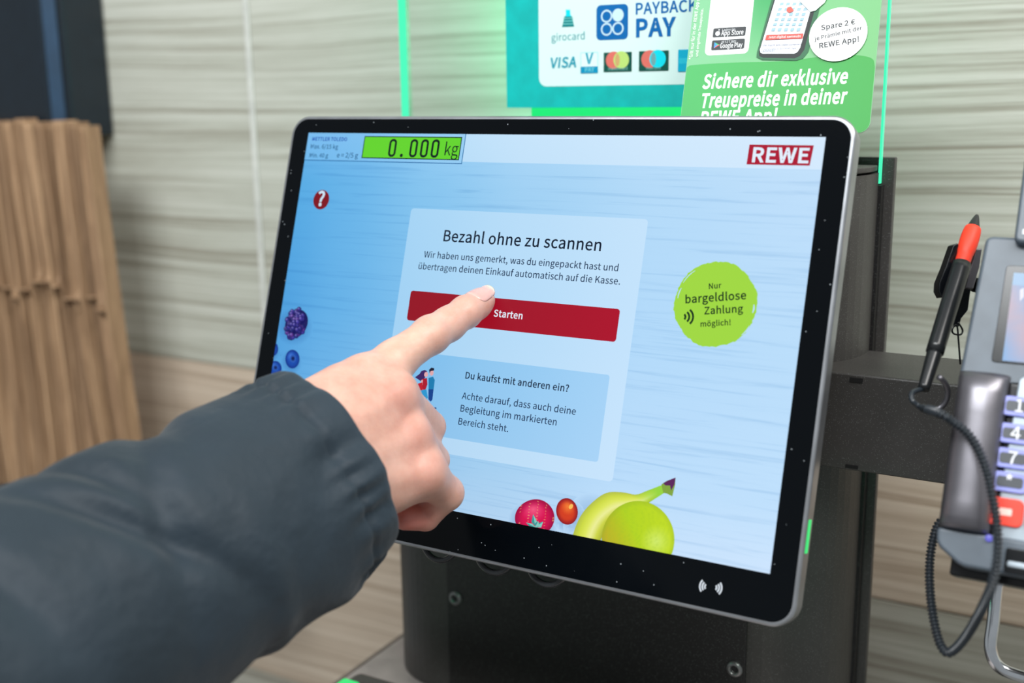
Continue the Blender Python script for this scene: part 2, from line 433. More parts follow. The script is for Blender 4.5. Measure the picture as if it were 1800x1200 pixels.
"m":[922,[[92,0,183,0,183,392,231,438,276,466,318,475,375,460,408,413,419,330,419,0,509,0,509,392,558,438,603,466,646,475,702,460,736,413,746,330,746,0,837,0,837,342,819,458,765,530,674,554,610,541,551,505,495,451,465,506,416,542,345,554,284,542,228,509,177,462,175,462,166,540,92,540]]],
"n":[608,[[92,0,183,0,183,392,233,438,279,465,330,475,389,460,422,413,433,330,433,0,523,0,523,342,506,458,451,530,358,554,290,542,230,509,177,462,175,462,166,540,92,540]]],
"o":[604,[[302,-13,425,21,516,117,551,270,516,424,425,521,302,554,178,521,87,424,52,270,87,117,178,21],[302,63,219,89,165,161,145,270,165,379,219,451,302,478,384,451,439,379,459,270,439,161,384,89]]],
"p":[617,[[92,-228,183,-228,183,-45,180,50,230,15,280,-6,329,-13,445,22,531,121,564,279,539,424,467,520,349,554,288,543,229,516,177,478,175,478,166,540,92,540],[314,64,275,69,230,86,183,119,183,404,233,444,281,469,326,478,410,453,456,383,470,278,449,163,395,90]]],
"r":[387,[[92,0,183,0,183,347,224,420,271,461,318,473,338,472,355,469,371,464,388,542,371,549,352,553,330,554,273,540,220,501,177,442,175,442,166,540,92,540]]],
"s":[466,[[233,-13,340,9,406,67,429,147,404,229,342,278,265,311,208,335,165,363,148,405,159,444,192,473,249,484,294,477,334,460,371,436,415,493,368,524,312,546,248,554,147,534,84,479,62,401,86,326,145,277,219,245,277,221,324,188,342,142,331,100,295,69,236,58,176,66,124,88,76,122,32,62,89,23,158,-3]]],
"t":[376,[[261,-13,295,-10,329,-3,361,7,343,76,324,68,302,63,282,61,232,73,206,108,198,164,198,467,345,467,345,540,198,540,198,693,122,693,112,540,27,535,27,467,107,467,107,167,122,72,170,10]]],
"u":[605,[[250,-13,317,-1,376,33,428,85,431,85,438,0,513,0,513,540,423,540,423,157,374,105,328,75,277,66,218,80,186,127,175,209,175,540,84,540,84,198,101,82,156,11]]],
"v":[519,[[208,0,314,0,506,540,416,540,313,233,297,180,280,126,264,74,259,74,243,126,226,180,209,233,107,540,13,540]]],
"w":[799,[[177,0,283,0,359,290,372,341,384,393,396,447,401,447,425,342,438,292,515,0,626,0,772,540,685,540,606,228,584,127,573,78,568,78,556,127,543,177,530,228,446,540,357,540,273,228,260,177,248,127,237,78,232,78,221,127,211,177,200,228,119,540,27,540]]],
"x":[496,[[15,0,110,0,183,126,201,159,219,191,238,223,243,223,283,159,302,126,381,0,481,0,303,273,467,540,372,540,305,422,273,362,258,331,253,331,235,362,217,392,200,422,127,540,29,540,193,282]]],
"y":[519,[[101,-233,192,-208,257,-141,303,-46,506,540,417,540,319,241,305,190,290,139,276,88,271,88,252,139,234,191,217,241,107,540,13,540,230,-1,218,-42,190,-102,150,-143,97,-158,81,-157,55,-149,37,-222,55,-228,77,-232]]],
"z":[473,[[35,0,444,0,444,74,149,74,435,492,435,540,66,540,66,467,319,467,35,49]]],
"ä":[561,[[216,-13,281,-2,340,26,395,65,398,65,406,0,481,0,481,332,462,450,401,527,294,554,211,543,139,516,82,484,116,421,164,449,218,470,279,479,347,459,381,409,390,342,202,305,94,239,59,140,79,57,135,5],[242,61,193,69,159,97,146,146,169,208,246,253,390,282,390,131,340,92,292,69],[190,654,219,661,238,681,246,709,238,736,219,756,190,763,162,756,142,736,135,709,142,681,162,661],[404,654,433,661,452,681,460,709,452,736,433,756,404,763,375,756,356,736,348,709,356,681,375,661]]],
"ö":[604,[[302,-13,425,21,516,117,551,270,516,424,425,521,302,554,178,521,87,424,52,270,87,117,178,21],[302,63,219,89,165,161,145,270,165,379,219,451,302,478,384,451,439,379,459,270,439,161,384,89],[195,654,223,661,242,681,250,709,242,736,223,756,195,763,166,756,147,736,140,709,147,681,166,661],[408,654,436,661,456,681,463,709,456,736,436,756,408,763,380,756,360,736,353,709,360,681,380,661]]],
"ü":[605,[[250,-13,317,-1,376,33,428,85,431,85,438,0,513,0,513,540,423,540,423,157,374,105,328,75,277,66,218,80,186,127,175,209,175,540,84,540,84,198,101,82,156,11],[194,654,223,661,242,681,250,709,242,736,223,756,194,763,166,756,147,736,139,709,147,681,166,661],[408,654,437,661,456,681,464,709,456,736,437,756,408,763,380,756,361,736,353,709,361,681,380,661]]],
"€":[553,[[25,389,92,389,91,354,92,313,25,309,25,261,98,261,146,113,234,20,354,-13,429,-1,492,35,545,91,493,138,453,95,410,69,360,61,280,85,223,154,190,261,429,261,429,314,184,314,183,356,184,389,473,389,473,444,189,444,222,555,282,625,367,650,411,642,449,619,482,584,534,635,490,680,433,711,369,722,240,689,147,593,97,444,25,438]]]}

def inside(p, poly):
    x, y = p; c = False; j = len(poly) - 1
    for i in range(len(poly)):
        if (poly[i][1] > y) != (poly[j][1] > y) and x < (poly[j][0] - poly[i][0]) * (y - poly[i][1]) / (poly[j][1] - poly[i][1]) + poly[i][0]:
            c = not c
        j = i
    return c

def embolden(loops, w):
    out = []
    for i, l in enumerate(loops):
        hole = sum(inside(l[0], m) for j, m in enumerate(loops) if j != i) % 2 == 1
        s = 1.0 if area2(l) > 0 else -1.0
        if hole: s = -s
        q = []; n = len(l)
        for k in range(n):
            a, b, c = l[k - 1], l[k], l[(k + 1) % n]
            e1 = (b[0] - a[0], b[1] - a[1]); e2 = (c[0] - b[0], c[1] - b[1])
            l1 = math.hypot(*e1) or 1; l2 = math.hypot(*e2) or 1
            nx = e1[1] / l1 + e2[1] / l2; ny = -e1[0] / l1 - e2[0] / l2
            d = nx * nx + ny * ny
            f = min(2 / d if d > 0.2 else 2, 1.6)
            q.append((b[0] + s * nx * f * w, b[1] + s * ny * f * w))
        out.append(q)
    return out

def text_width(s, bold=0.0):
    return sum(GLYPHS[c][0] + bold * 1400 for c in s) / 1000

def text_loops(s, p, q=None, size=None, bold=0.0, shear=0.0, aspect=None):
    """outlines of a line of text from p; reaching q (both plane points) or at a given size"""
    w = text_width(s, bold)
    if q is not None:
        ang = math.atan2(q[1] - p[1], q[0] - p[0]); L = math.hypot(q[0] - p[0], q[1] - p[1])
        sx = L / w
        sy = size if size else sx
    else:
        ang = 0.0; sx = sy = size
        if aspect: sx = size * aspect
    ca, sa = math.cos(ang), math.sin(ang)
    out = []; pen = 0.0
    for c in s:
        adv, loops = GLYPHS[c]
        loops = [[(l[i], l[i + 1]) for i in range(0, len(l), 2)] for l in loops]
        if bold: loops = embolden(loops, bold * 1000)
        for l in loops:
            o = []
            for x, y in l:
                X = (x / 1000 + pen + shear * y / 1000) * sx; Y = y / 1000 * sy
                o.append((p[0] + X * ca - Y * sa, p[1] + X * sa + Y * ca))
            out.append(o)
        pen += adv / 1000 + bold * 1.4
    return out

def fill_mesh(loops, z=0.0):
    """list of closed loops (with holes) -> flat triangles"""
    cu = bpy.data.curves.new('outline', 'CURVE')
    cu.dimensions = '2D'; cu.fill_mode = 'BOTH'
    K = 100.0
    for l in loops:
        s = cu.splines.new('POLY'); s.points.add(len(l) - 1)
        for i, (x, y) in enumerate(l): s.points[i].co = (x * K, y * K, 0, 1)
        s.use_cyclic_u = True
    o = bpy.data.objects.new('outline', cu)
    me = bpy.data.meshes.new_from_object(o)
    V = [(v.co.x / K, v.co.y / K, z) for v in me.vertices]
    F = [tuple(p.vertices) for p in me.polygons]
    bpy.data.objects.remove(o); bpy.data.curves.remove(cu); bpy.data.meshes.remove(me)
    G = []
    for f in F:                      # face the viewer (+z)
        a = sum(V[f[i - 1]][0] * V[f[i]][1] - V[f[i]][0] * V[f[i - 1]][1] for i in range(len(f)))
        G.append(f if a > 0 else f[::-1])
    return V, G

class Art:
    """flat artwork: coloured shapes laid on a plane, each layer a hair above the last"""
    def __init__(s, z0=0.0, dz=0.00005):
        s.V = []; s.F = []; s.C = []; s.z = z0; s.dz = dz; s.clip = None
    def add(s, V, F, C):
        n = len(s.V)
        if s.clip:
            x0, y0, x1, y1 = s.clip
            V = [(min(max(v[0], x0), x1), min(max(v[1], y0), y1), v[2]) for v in V]
        s.V += V; s.F += [tuple(i + n for i in f) for f in F]; s.C += C
        s.z += s.dz
    def loops(s, loops, rgb):
        V, F = fill_mesh(loops, s.z)
        s.add(V, F, [rgb(v[0], v[1]) if callable(rgb) else rgb for v in V])
    def text(s, t, p, q=None, rgb=(0, 0, 0), **k):
        s.loops(text_loops(t, p, q, **k), rgb)
    def rect(s, x0, y0, x1, y1, r, rgb, n=5):
        s.loops([rrect(min(x0, x1), min(y0, y1), max(x0, x1), max(y0, y1), max(r, 1e-6), n)], rgb)
    def ring(s, c, r0, r1, rgb, n=36, sx=1.0):
        mk = lambda r: [(c[0] + sx * r * math.cos(2 * math.pi * k / n), c[1] + r * math.sin(2 * math.pi * k / n)) for k in range(n)]
        s.loops([mk(r1)] + ([mk(r0)] if r0 > 0 else []), rgb)
    def grid(s, x0, y0, x1, y1, nx, ny, fn):
        V = []; F = []; C = []
        for j in range(ny + 1):
            for i in range(nx + 1):
                x = x0 + (x1 - x0) * i / nx; y = y0 + (y1 - y0) * j / ny
                V.append((x, y, s.z)); C.append(fn(x, y))
        for j in range(ny):
            for i in range(nx):
                a = j * (nx + 1) + i
                F.append((a, a + 1, a + nx + 2, a + nx + 1))
        s.add(V, F, C)
    def polar(s, mp, c, rx, ry, rot, fn, nr=12, na=48, edge=None):
        """disc painted by fn(r, angle); c, rx, ry as measured, mp maps a measured point to the plane"""
        V = []; F = []; C = []
        for j in range(nr + 1):
            r = j / nr
            for i in range(na):
                a = 2 * math.pi * i / na
                e = edge(a) if edge else 1.0
                x = rx * r * e * math.cos(a); y = ry * r * e * math.sin(a)
                X = c[0] + x * math.cos(rot) - y * math.sin(rot); Y = c[1] + x * math.sin(rot) + y * math.cos(rot)
                p = mp(X, Y)
                V.append((p[0], p[1], s.z)); C.append(fn(r, a, x / rx, y / ry))
        for j in range(nr):
            for i in range(na):
                i2 = (i + 1) % na
                F.append((j * na + i, (j + 1) * na + i, (j + 1) * na + i2, j * na + i2))
        # measured y runs down, so flip the winding
        s.add(V, [f[::-1] for f in F], C)
    def build(s, name, mat, parent):
        me = bpy.data.meshes.new(name)
        me.from_pydata(s.V, [], s.F); me.update()
        a = me.color_attributes.new('Col', 'FLOAT_COLOR', 'POINT')
        flat = []
        for c in s.C: flat += [*lin([max(0, min(255, v)) for v in c]), 1.0]
        a.data.foreach_set('color', flat)
        return link(name, me, mat, parent)

def mixc(a, b, t):
    t = max(0.0, min(1.0, t))
    return tuple(a[i] + (b[i] - a[i]) * t for i in range(3))

# ================================================================ THE SETTING
WALL_Y = 0.32
wall = box('wall_back', (-1.6, WALL_Y + 0.019, 0.0), (1.3, WALL_Y + 0.12, 2.6), M['wood_cool'])
tag(wall, kind='structure')
JX = float(on_y(440, 250, WALL_Y)[0])
JX = -0.472
def wall_panel(x0, x1, z0, z1, mat):
    g = 0.0006
    return box('wall_panel', (x0 + g, WALL_Y, z0 + g), (x1 - g, WALL_Y + 0.018, z1 - g), mat, wall, 0.0006, 1)
ZLOW = float(on_y(1670, 1078, WALL_Y)[2])
for x0, x1, zl in ((-1.6, JX - 0.003, 0.80), (JX + 0.003, 0.02, 0.80), (0.02, 1.3, ZLOW)):
    if x0 < 0 and x1 < 0: x1 = JX - 0.003
    wall_panel(x0, x1, 1.148, 2.6, M['wood_cool'])
tr = box('trim_1', (JX - 0.003, WALL_Y - 0.0012, 1.148), (JX + 0.003, WALL_Y + 0.018, 2.6), M['joint'], None, 0.0005, 1)
tag(tr, kind='structure')
for x0, x1, zl in ((-1.6, 0.02, 0.80), (0.02, 1.3, ZLOW)):
    wall_panel(x0, x1, 0.0, zl, M['wood_low'])
    wall_panel(x0, x1, zl, 1.148, M['wood_warm'])
fl = box('floor', (-1.6, -1.8, -0.05), (1.3, WALL_Y + 0.12, 0.0), M['floor'])
tag(fl, kind='structure')

# ---- counter under the column
ct = empty('checkout_counter', (0, 0, 0))
tag(ct, 'taupe checkout counter top under the dark kiosk column', 'counter')
box('counter_base', (-0.175, -0.19, 0.0), (0.175, 0.19, 0.97), M['powder_dark'], ct, 0.003)
box('counter_top', (-0.186, -0.20, 0.97), (0.186, 0.20, 1.0), M['counter'], ct, 0.002)
box('edge_band', (-0.190, -0.20, 0.9705), (-0.1862, 0.20, 0.9995), M['counter_edge'], ct, 0.001, 1)

# ================================================================ KIOSK COLUMN
TOPZ = 1.383
def column_profile(xh, y0, y1, r, n=12):
    pts = []
    for i in range(n + 1):
        a = math.radians(180 + 90 * i / n)
        pts.append((-xh + r + r * math.cos(a), y0 + r + r * math.sin(a)))
    for i in range(n + 1):
        a = math.radians(270 + 90 * i / n)
        pts.append((xh - r + r * math.cos(a), y0 + r + r * math.sin(a)))
    pts += [(xh, y1), (-xh, y1)]
    return pts
kc = empty('kiosk_column', (0, 0, 1.0))
tag(kc, 'anthracite metal kiosk column with rounded corners and side arm, behind the touch screen', 'kiosk column')
def kp(o):
    o.matrix_parent_inverse = Matrix.Translation((0, 0, -1.0)); return o
COLF = 0.088
kp(prism('column_body', column_profile(0.168, COLF, 0.1455, 0.048), 1.0005, TOPZ - 0.0045, M['powder'], kc))
kp(prism('top_cap', column_profile(0.1672, COLF + 0.001, 0.1455, 0.047), TOPZ - 0.0035, TOPZ, M['powder'], kc, 0.0008, 2))
kp(box('back_plate', (-0.1752, 0.1535, 1.0005), (0.1752, 0.160, TOPZ + 0.004), M['powder'], kc, 0.0006, 1))
kp(box('glass_slot', (-0.170, 0.1456, 1.0005), (0.170, 0.1534, TOPZ - 0.012), M['powder_dark'], kc))
kp(box('front_panel', (-0.1035, COLF - 0.0022, 1.003), (0.1165, COLF - 0.0003, TOPZ - 0.03), M['powder_dark'], kc, 0.0005, 1))
def hexscrew(name, x, z, r, par, y):
    o = lathe(name, [(r * 0.45, -0.0001), (r * 0.48, 0.0012), (r * 0.62, 0.0021), (r * 0.86, 0.0018), (r, 0.0008), (r, -0.0006)], M['screw'], par, 24)
    o.matrix_world = Matrix.Translation((x, y, z)) @ Matrix.Rotation(math.pi / 2, 4, 'X')
    o.parent = par; o.matrix_parent_inverse = Matrix.Translation((0, 0, -1.0))
    return o
hexscrew('screw', 0.110, 1.0745, 0.0052, kc, COLF - 0.0022)
hexscrew('screw', -0.0960, 1.0765, 0.0052, kc, COLF - 0.0022)
# side arm towards the card terminal
ARM_T, ARM_B = 1.272, 1.2155
kp(box('side_arm', (0.120, COLF - 0.0055, ARM_B), (0.420, 0.146, ARM_T), M['powder'], kc, 0.0016, 2))
kp(box('arm_slot', (0.172, COLF - 0.0062, ARM_T - 0.0045), (0.179, COLF - 0.0030, ARM_T - 0.0022), M['hole'], kc))
kp(box('arm_slot', (0.172, COLF - 0.0062, ARM_B + 0.0016), (0.179, COLF - 0.0030, ARM_B + 0.0034), M['hole'], kc))

# ---- glass pane standing in the column
GY0, GY1 = 0.1473, 0.1515
def glass_mat():
    n = NT('clear_acrylic')
    tr_ = n.node('ShaderNodeBsdfTransparent'); tr_.inputs['Color'].default_value = (0.955, 0.985, 0.970, 1)
    gl = n.node('ShaderNodeBsdfGlossy'); gl.inputs['Roughness'].default_value = 0.03
    fr = n.node('ShaderNodeFresnel'); fr.inputs['IOR'].default_value = 1.35
    mx = n.node('ShaderNodeMixShader')
    n.link(fr.outputs[0], mx.inputs[0]); n.link(tr_.outputs[0], mx.inputs[1]); n.link(gl.outputs[0], mx.inputs[2])
    n.link(mx.outputs[0], n.out.inputs['Surface'])
    return n.m
M['glass'] = glass_mat()
M['mint'] = emissive('lit_mint_edge', (70, 252, 190), 1.0)
M['green_led'] = emissive('green_led', (40, 232, 120), 1.0)
M['green_glow'] = emissive('green_glow_strip', (0, 238, 120), 1.0)
gp = empty('glass_pane', (0, GY0, TOPZ))
tag(gp, 'clear acrylic pane with glowing mint green side edges standing on the kiosk column', 'glass pane')
def ab(o, par):           # parent without moving
    o.parent = par; o.matrix_parent_inverse = par.matrix_world.inverted(); return o
bpy.context.view_layer.update()
ab(box('pane', (-0.1655, GY0, TOPZ - 0.011), (0.1672, GY1, 1.80), M['glass']), gp)
ab(box('lit_edge', (0.1673, GY0, TOPZ - 0.011), (0.1685, GY1, 1.80), M['mint']), gp)
ab(box('lit_edge', (-0.1722, GY0, TOPZ - 0.011), (-0.1656, GY1, 1.80), M['mint']), gp)
gb = ab(box('light_bar', (-0.064, GY0 - 0.0012, 1.404), (0.06, GY0 - 0.0002, 1.4172), M['green_glow']), gp)

# ================================================================ TOUCH MONITOR
TILT = 0.3155508
SW, SH = 0.33, 0.217886
mon_frame = Frame((0, 0, 1.3), (1, 0, 0), (0, math.sin(TILT), math.cos(TILT)))
mon = empty('touch_monitor', matrix=mon_frame.matrix())
tag(mon, 'large tilted touch screen with black bezel and silver frame on the kiosk column', 'touch screen')
S = mon_frame.loc
BX0, BX1, BY0, BY1 = -0.1798, 0.1797, -0.1340, 0.1203
fr_poly = rrect(BX0, BY0, BX1, BY1, 0.0125, 10)
o = prism('metal_frame', fr_poly, -0.0125, -0.0004, M['alu'], mon, 0.0016, 4)
o = prism('bezel', rrect(BX0 + 0.0022, BY0 + 0.0022, BX1 - 0.0022, BY1 - 0.0022, 0.0105, 10), -0.004, 0.0, M['bezel'], mon, 0.0003, 1)
prism('rear_cover', rrect(BX0 + 0.012, BY0 + 0.012, BX1 - 0.012, BY1 - 0.012, 0.014, 8), -0.034, -0.0125, M['case'], mon, 0.004, 3)
# neck that bolts the monitor to the column
nk = ab(box('neck_bracket', (-0.05, 0.032, 1.262), (0.05, COLF - 0.0022, 1.338), M['powder_dark'], None, 0.002), mon)
ab(box('scan_light', (-0.062, -0.002, 1.1795), (-0.030, 0.010, 1.182), M['green_led'], None, 0.0006), mon)
ab(area_light('scan_light_glow', (-0.050, 0.010, 1.176), (-0.055, 0.088, 1.120), 0.02, 0.012, (0.02, 1.0, 0.45), 0.01), mon)
ab(area_light('status_light_glow', (0.176, 0.020, 1.172), (0.168, 0.088, 1.10), 0.012, 0.008, (0.02, 1.0, 0.45), 0.02), mon)
led = prism('status_light', rrect(BX1 - 0.0006, -0.0965, BX1 + 0.0003, -0.0800, 0.0003, 2), -0.0075, -0.0028, M['green_led'], mon, 0.0002, 1)
for cx in (-0.0305, 0.0065, 0.0400):      # three loops hanging under the frame
    pts = [(cx + 0.0135 * math.cos(a), BY0 + 0.006 - 0.0115 * math.sin(a), -0.0105 + 0.003 * math.cos(a)) for a in np.linspace(0, math.pi, 18)]
    tube('cable_loop', pts, 0.0018, M['black_cable'], mon, 10)

# ---- the picture on the display
HX, HY = SW / 2, SH / 2
def U(u): return (u - 0.5) * SW
def Vv(v): return (0.5 - v) * SH
BGU = [0.0, 0.12, 0.3, 0.5, 0.75, 1.0]
BGV = [0.0, 0.15, 0.5, 0.85, 1.0]
BG = [[(112, 182, 236), (120, 188, 238), (150, 205, 244), (172, 215, 247), (188, 222, 249), (198, 226, 250)],
      [(88, 172, 228), (104, 180, 232), (134, 196, 238), (160, 208, 243), (180, 218, 248), (190, 222, 250)],
      [(78, 160, 222), (100, 176, 230), (124, 190, 236), (152, 204, 242), (178, 217, 249), (186, 221, 250)],
      [(92, 164, 222), (110, 178, 230), (140, 192, 232), (162, 206, 240), (186, 220, 250), (192, 224, 252)],
      [(100, 168, 222), (122, 184, 230), (150, 196, 234), (176, 210, 240), (196, 224, 251), (206, 229, 253)]]
def bg(x, y):
    u = min(max(x / SW + 0.5, 0), 1); v = min(max(0.5 - y / SH, 0), 1)
    i = max(k for k in range(len(BGU) - 1) if BGU[k] <= u + 1e-9); j = max(k for k in range(len(BGV) - 1) if BGV[k] <= v + 1e-9)
    a = (u - BGU[i]) / (BGU[i + 1] - BGU[i]); b = (v - BGV[j]) / (BGV[j + 1] - BGV[j])
    a = a * a * (3 - 2 * a) * 0.4 + a * 0.6
    return mixc(mixc(BG[j][i], BG[j][i + 1], a), mixc(BG[j + 1][i], BG[j + 1][i + 1], a), b)
def over(c, t):
    return lambda x, y: mixc(bg(x, y), c, t)
A = Art(0.0001, 0); A.grid(-HX, -HY, HX, HY, 60, 40, bg)
disp = A.build('display', M['screen_wood'], mon)
def sub(name, art): return art.build(name, M['screen'], disp)
def art(level): 
    a = Art(0.0001 + level * 0.00006, 0.00003); a.clip = (-HX, -HY, HX, HY); return a

HB = Vv(0.0765)
a = art(1); a.grid(-HX, HB, HX, HY, 40, 3, over((235, 245, 255), 0.42))
sub('header_bar', a)
# weighing readout
xr, yb = S(812.5, 287)[0], S(812.5, 287)[1]
a = art(2)
a.grid(-HX, yb, xr, HY, 20, 3, over((150, 205, 245), 0.25))
a.grid(-HX, yb - 0.0005, xr, yb, 10, 1, lambda x, y: (30, 100, 160))
a.grid(xr - 0.0005, yb, xr, HY, 1, 4, lambda x, y: (30, 110, 165))
g0 = S(644.7, 239.3); g1 = S(807, 282)
x0, y1 = S(641.5, 240)[0], g0[1]; x1, y0 = S(810.3, 260)[0], (g1[1] + S(638, 278)[1]) / 2
a.rect(x0, y0, x1, y1, 0, (12, 30, 20))
a.rect(x0 + 0.0006, y0 + 0.0006, x1 - 0.0006, y1 - 0.0006, 0, (100, 212, 40))
base = S(740, 277)[1]; zh = S(740, 245)[1] - base
def stadium(cx, w, y0_, h, t):
    return [rrect(cx - w / 2, y0_, cx + w / 2, y0_ + h, w * 0.46, 8), rrect(cx - w / 2 + t, y0_ + t, cx + w / 2 - t, y0_ + h - t, w * 0.46 - t, 8)]
for px in (690.3, 727.5, 746.5, 765.6):
    cx = S(px, 262)[0]
    a.loops(stadium(cx, 0.00555, base, zh, 0.00145), (8, 28, 20))
a.ring((S(706, 275)[0], base + 0.0010), 0, 0.0011, (8, 28, 20), 16)
p = S(779.5, 273.5); q = S(805.5, 273.5)
a.text('kg', (p[0], base + 0.0016), (q[0], base + 0.0016), rgb=(8, 28, 20), size=0.0106)
p = S(549, 247.5); q = S(611, 248.3)
a.text('METTLER TOLEDO', p, (q[0], p[1]), rgb=(10, 70, 175), bold=0.028)
p = S(546, 261.3); q = S(595, 262)
a.text('Max. 6/15 kg', p, (q[0], p[1]), rgb=(25, 85, 135), bold=0.012)
p = S(544, 276.6); q = S(577.5, 277); a.text('Min. 40 g', p, (q[0], p[1]), rgb=(25, 85, 135), bold=0.012)
p = S(592.5, 277); q = S(630, 277.7); a.text('e = 2/5 g', p, (q[0], p[1]), rgb=(25, 85, 135), bold=0.012)
sub('weight_readout', a)
# shop emblem
a = art(2)
p0 = S(1312.5, 289); p1 = S(1431.5, 255.6)
a.loops([[(p0[0], p0[1]), (p1[0] - 0.0010, p0[1]), (p1[0] - 0.0002, p1[1]), (p0[0] + 0.0002, p1[1])]], (172, 8, 42))
w = p1[0] - p0[0]; h = p1[1] - p0[1]
a.text('REWE', (p0[0] + w * 0.055, p0[1] + h * 0.14), (p0[0] + w * 0.965, p0[1] + h * 0.14), rgb=(226, 238, 252), bold=0.034, size=h * 0.96)
sub('shop_emblem', a)
# help button
a = art(2)
c = S(565, 351); 
a.ring(c, 0, 0.00625, (128, 8, 22), 40)
a.text('?', (c[0] - 0.0030, c[1] - 0.0038), (c[0] + 0.0033, c[1] - 0.0038), rgb=(205, 228, 245), bold=0.03)
sub('help_button', a)
# message card
CX0, CX1 = U(0.2655), U(0.7305); CY0, CY1 = Vv(0.857), Vv(0.2095)
def card_mesh(a, x0, y0, x1, y1, r, fn, nx=12, ny=10):
    a.grid(x0, y0 + r, x1, y1 - r, nx, ny, fn)
    a.z -= a.dz; a.grid(x0 + r, y1 - r, x1 - r, y1, nx, 1, fn)
    a.z -= a.dz; a.grid(x0 + r, y0, x1 - r, y0 + r, nx, 1, fn)
    for cx, cy, s0 in ((x1 - r, y1 - r, 0), (x0 + r, y1 - r, 90), (x0 + r, y0 + r, 180), (x1 - r, y0 + r, 270)):
        pts = [(cx, cy)] + [(cx + r * math.cos(math.radians(s0 + k * 15)), cy + r * math.sin(math.radians(s0 + k * 15))) for k in range(7)]
        a.z -= a.dz; a.add([(x, y, a.z) for x, y in pts], [tuple(range(8))], [fn(x, y) for x, y in pts])
a = art(1); card_mesh(a, CX0, CY0, CX1, CY1, 0.0022, over((222, 240, 255), 0.40)); sub('message_card', a)
a = art(2); card_mesh(a, U(0.293), Vv(0.8156), U(0.7008), Vv(0.6007), 0.0016, over((95, 175, 235), 0.16)); sub('hint_card', a)
a = art(3)
ink = (14, 34, 58)
def line(a, t, pa, pb, rgb=ink, **k):
    p = S(*pa); q = S(*pb); y = (p[1] + q[1]) / 2
    a.text(t, (p[0], y), (q[0], y), rgb=rgb, **k)
line(a, 'Bezahl ohne zu scannen', (777.5, 423.4), (1058.5, 441.5), (8, 22, 42), bold=0.014)
sub('heading_text', a)
a = art(3)
line(a, 'Wir haben uns gemerkt, was du eingepackt hast und', (745, 452.5), (1088, 476.5), (14, 42, 76), bold=0.008)
line(a, 'übertragen deinen Einkauf automatisch auf die Kasse.', (734.8, 472.6), (1091, 500.4), (14, 42, 76), bold=0.008)
sub('message_text', a)
a = art(3)
line(a, 'Du kaufst mit anderen ein?', (817, 665), (1000.5, 688.5), (16, 36, 62), bold=0.018)
sub('hint_heading', a)
a = art(3)
line(a, 'Achte darauf, dass auch deine', (812, 700.7), (1012.5, 729), (16, 44, 80), bold=0.008)
line(a, 'Begleitung im markierten', (808, 722.7), (979.5, 747.7), (16, 44, 80), bold=0.008)
line(a, 'Bereich steht.', (804.5, 745.8), (894.5, 759), (16, 44, 80), bold=0.008)
sub('hint_text', a)
a = art(2)
card_mesh(a, U(0.2915), Vv(0.5185), U(0.7030), Vv(0.4366), 0.0017, lambda x, y: mixc((148, 10, 28), (172, 4, 36), (x / SW + 0.2) / 0.4))
sub('start_button', a)
a = art(4); line(a, 'Starten', (867.5, 556.6), (919.8, 560.3), (226, 234, 246), bold=0.024); sub('button_text', a)
# payment badge
a = art(2)
c = S(1257, 534.5)
rb = (S(1331, 534)[0] - S(1184, 534)[0]) / 2
rr = random.Random(4)
edge = [1 + rr.uniform(-0.018, 0.012) + 0.012 * math.sin(5 * k / 16) for k in range(120)]
a.loops([[(c[0] + rb * edge[k] * math.cos(2 * math.pi * k / 120), c[1] + rb * edge[k] * math.sin(2 * math.pi * k / 120)) for k in range(120)]], (160, 216, 62))
for (a0, a1, r0, t) in ((128, 152, 0.955, 0.011), (160, 176, 0.93, 0.014), (352, 364, 0.93, 0.020), (318, 334, 0.985, 0.014)):
    po = [(c[0] + rb * (r0 + t * math.sin(math.pi * k / 10)) * math.cos(math.radians(a0 + (a1 - a0) * k / 10)), c[1] + rb * (r0 + t * math.sin(math.pi * k / 10)) * math.sin(math.radians(a0 + (a1 - a0) * k / 10))) for k in range(11)]
    pi_ = [(c[0] + rb * (r0 - t) * math.cos(math.radians(a0 + (a1 - a0) * k / 10)), c[1] + rb * (r0 - t) * math.sin(math.radians(a0 + (a1 - a0) * k / 10))) for k in range(10, -1, -1)]
    a.loops([po + pi_], over((255, 255, 255), 0.05))
sub('payment_badge', a)
a = art(3)
gk = (24, 52, 20)
for t, pa, pb in (('Nur', (1245.5, 508), (1268.5, 506)), ('bargeldlose', (1204, 533), (1313, 525.5)), ('Zahlung', (1238, 552.5), (1307, 548.5)), ('möglich!', (1231, 574.3), (1286, 571))):
    a.text(t, S(*pa), S(*pb), rgb=gk, bold=0.022)
for k, (rad, x) in enumerate(((3.5, 1202.5), (8.5, 1207), (13.5, 1212))):
    cc = S(1200, 557); rad = rad * 0.00030 + 0.0006
    ang = [math.radians(-52 + 8) + i * math.radians(104) / 10 for i in range(11)]
    tt = 0.00055; cx = cc[0] + k * 0.0006
    a.loops([[(cx + (rad + tt) * math.cos(t), cc[1] + (rad + tt) * math.sin(t)) for t in ang] + [(cx + (rad - tt) * math.cos(t), cc[1] + (rad - tt) * math.sin(t)) for t in ang[::-1]]], gk)
sub('badge_text', a)

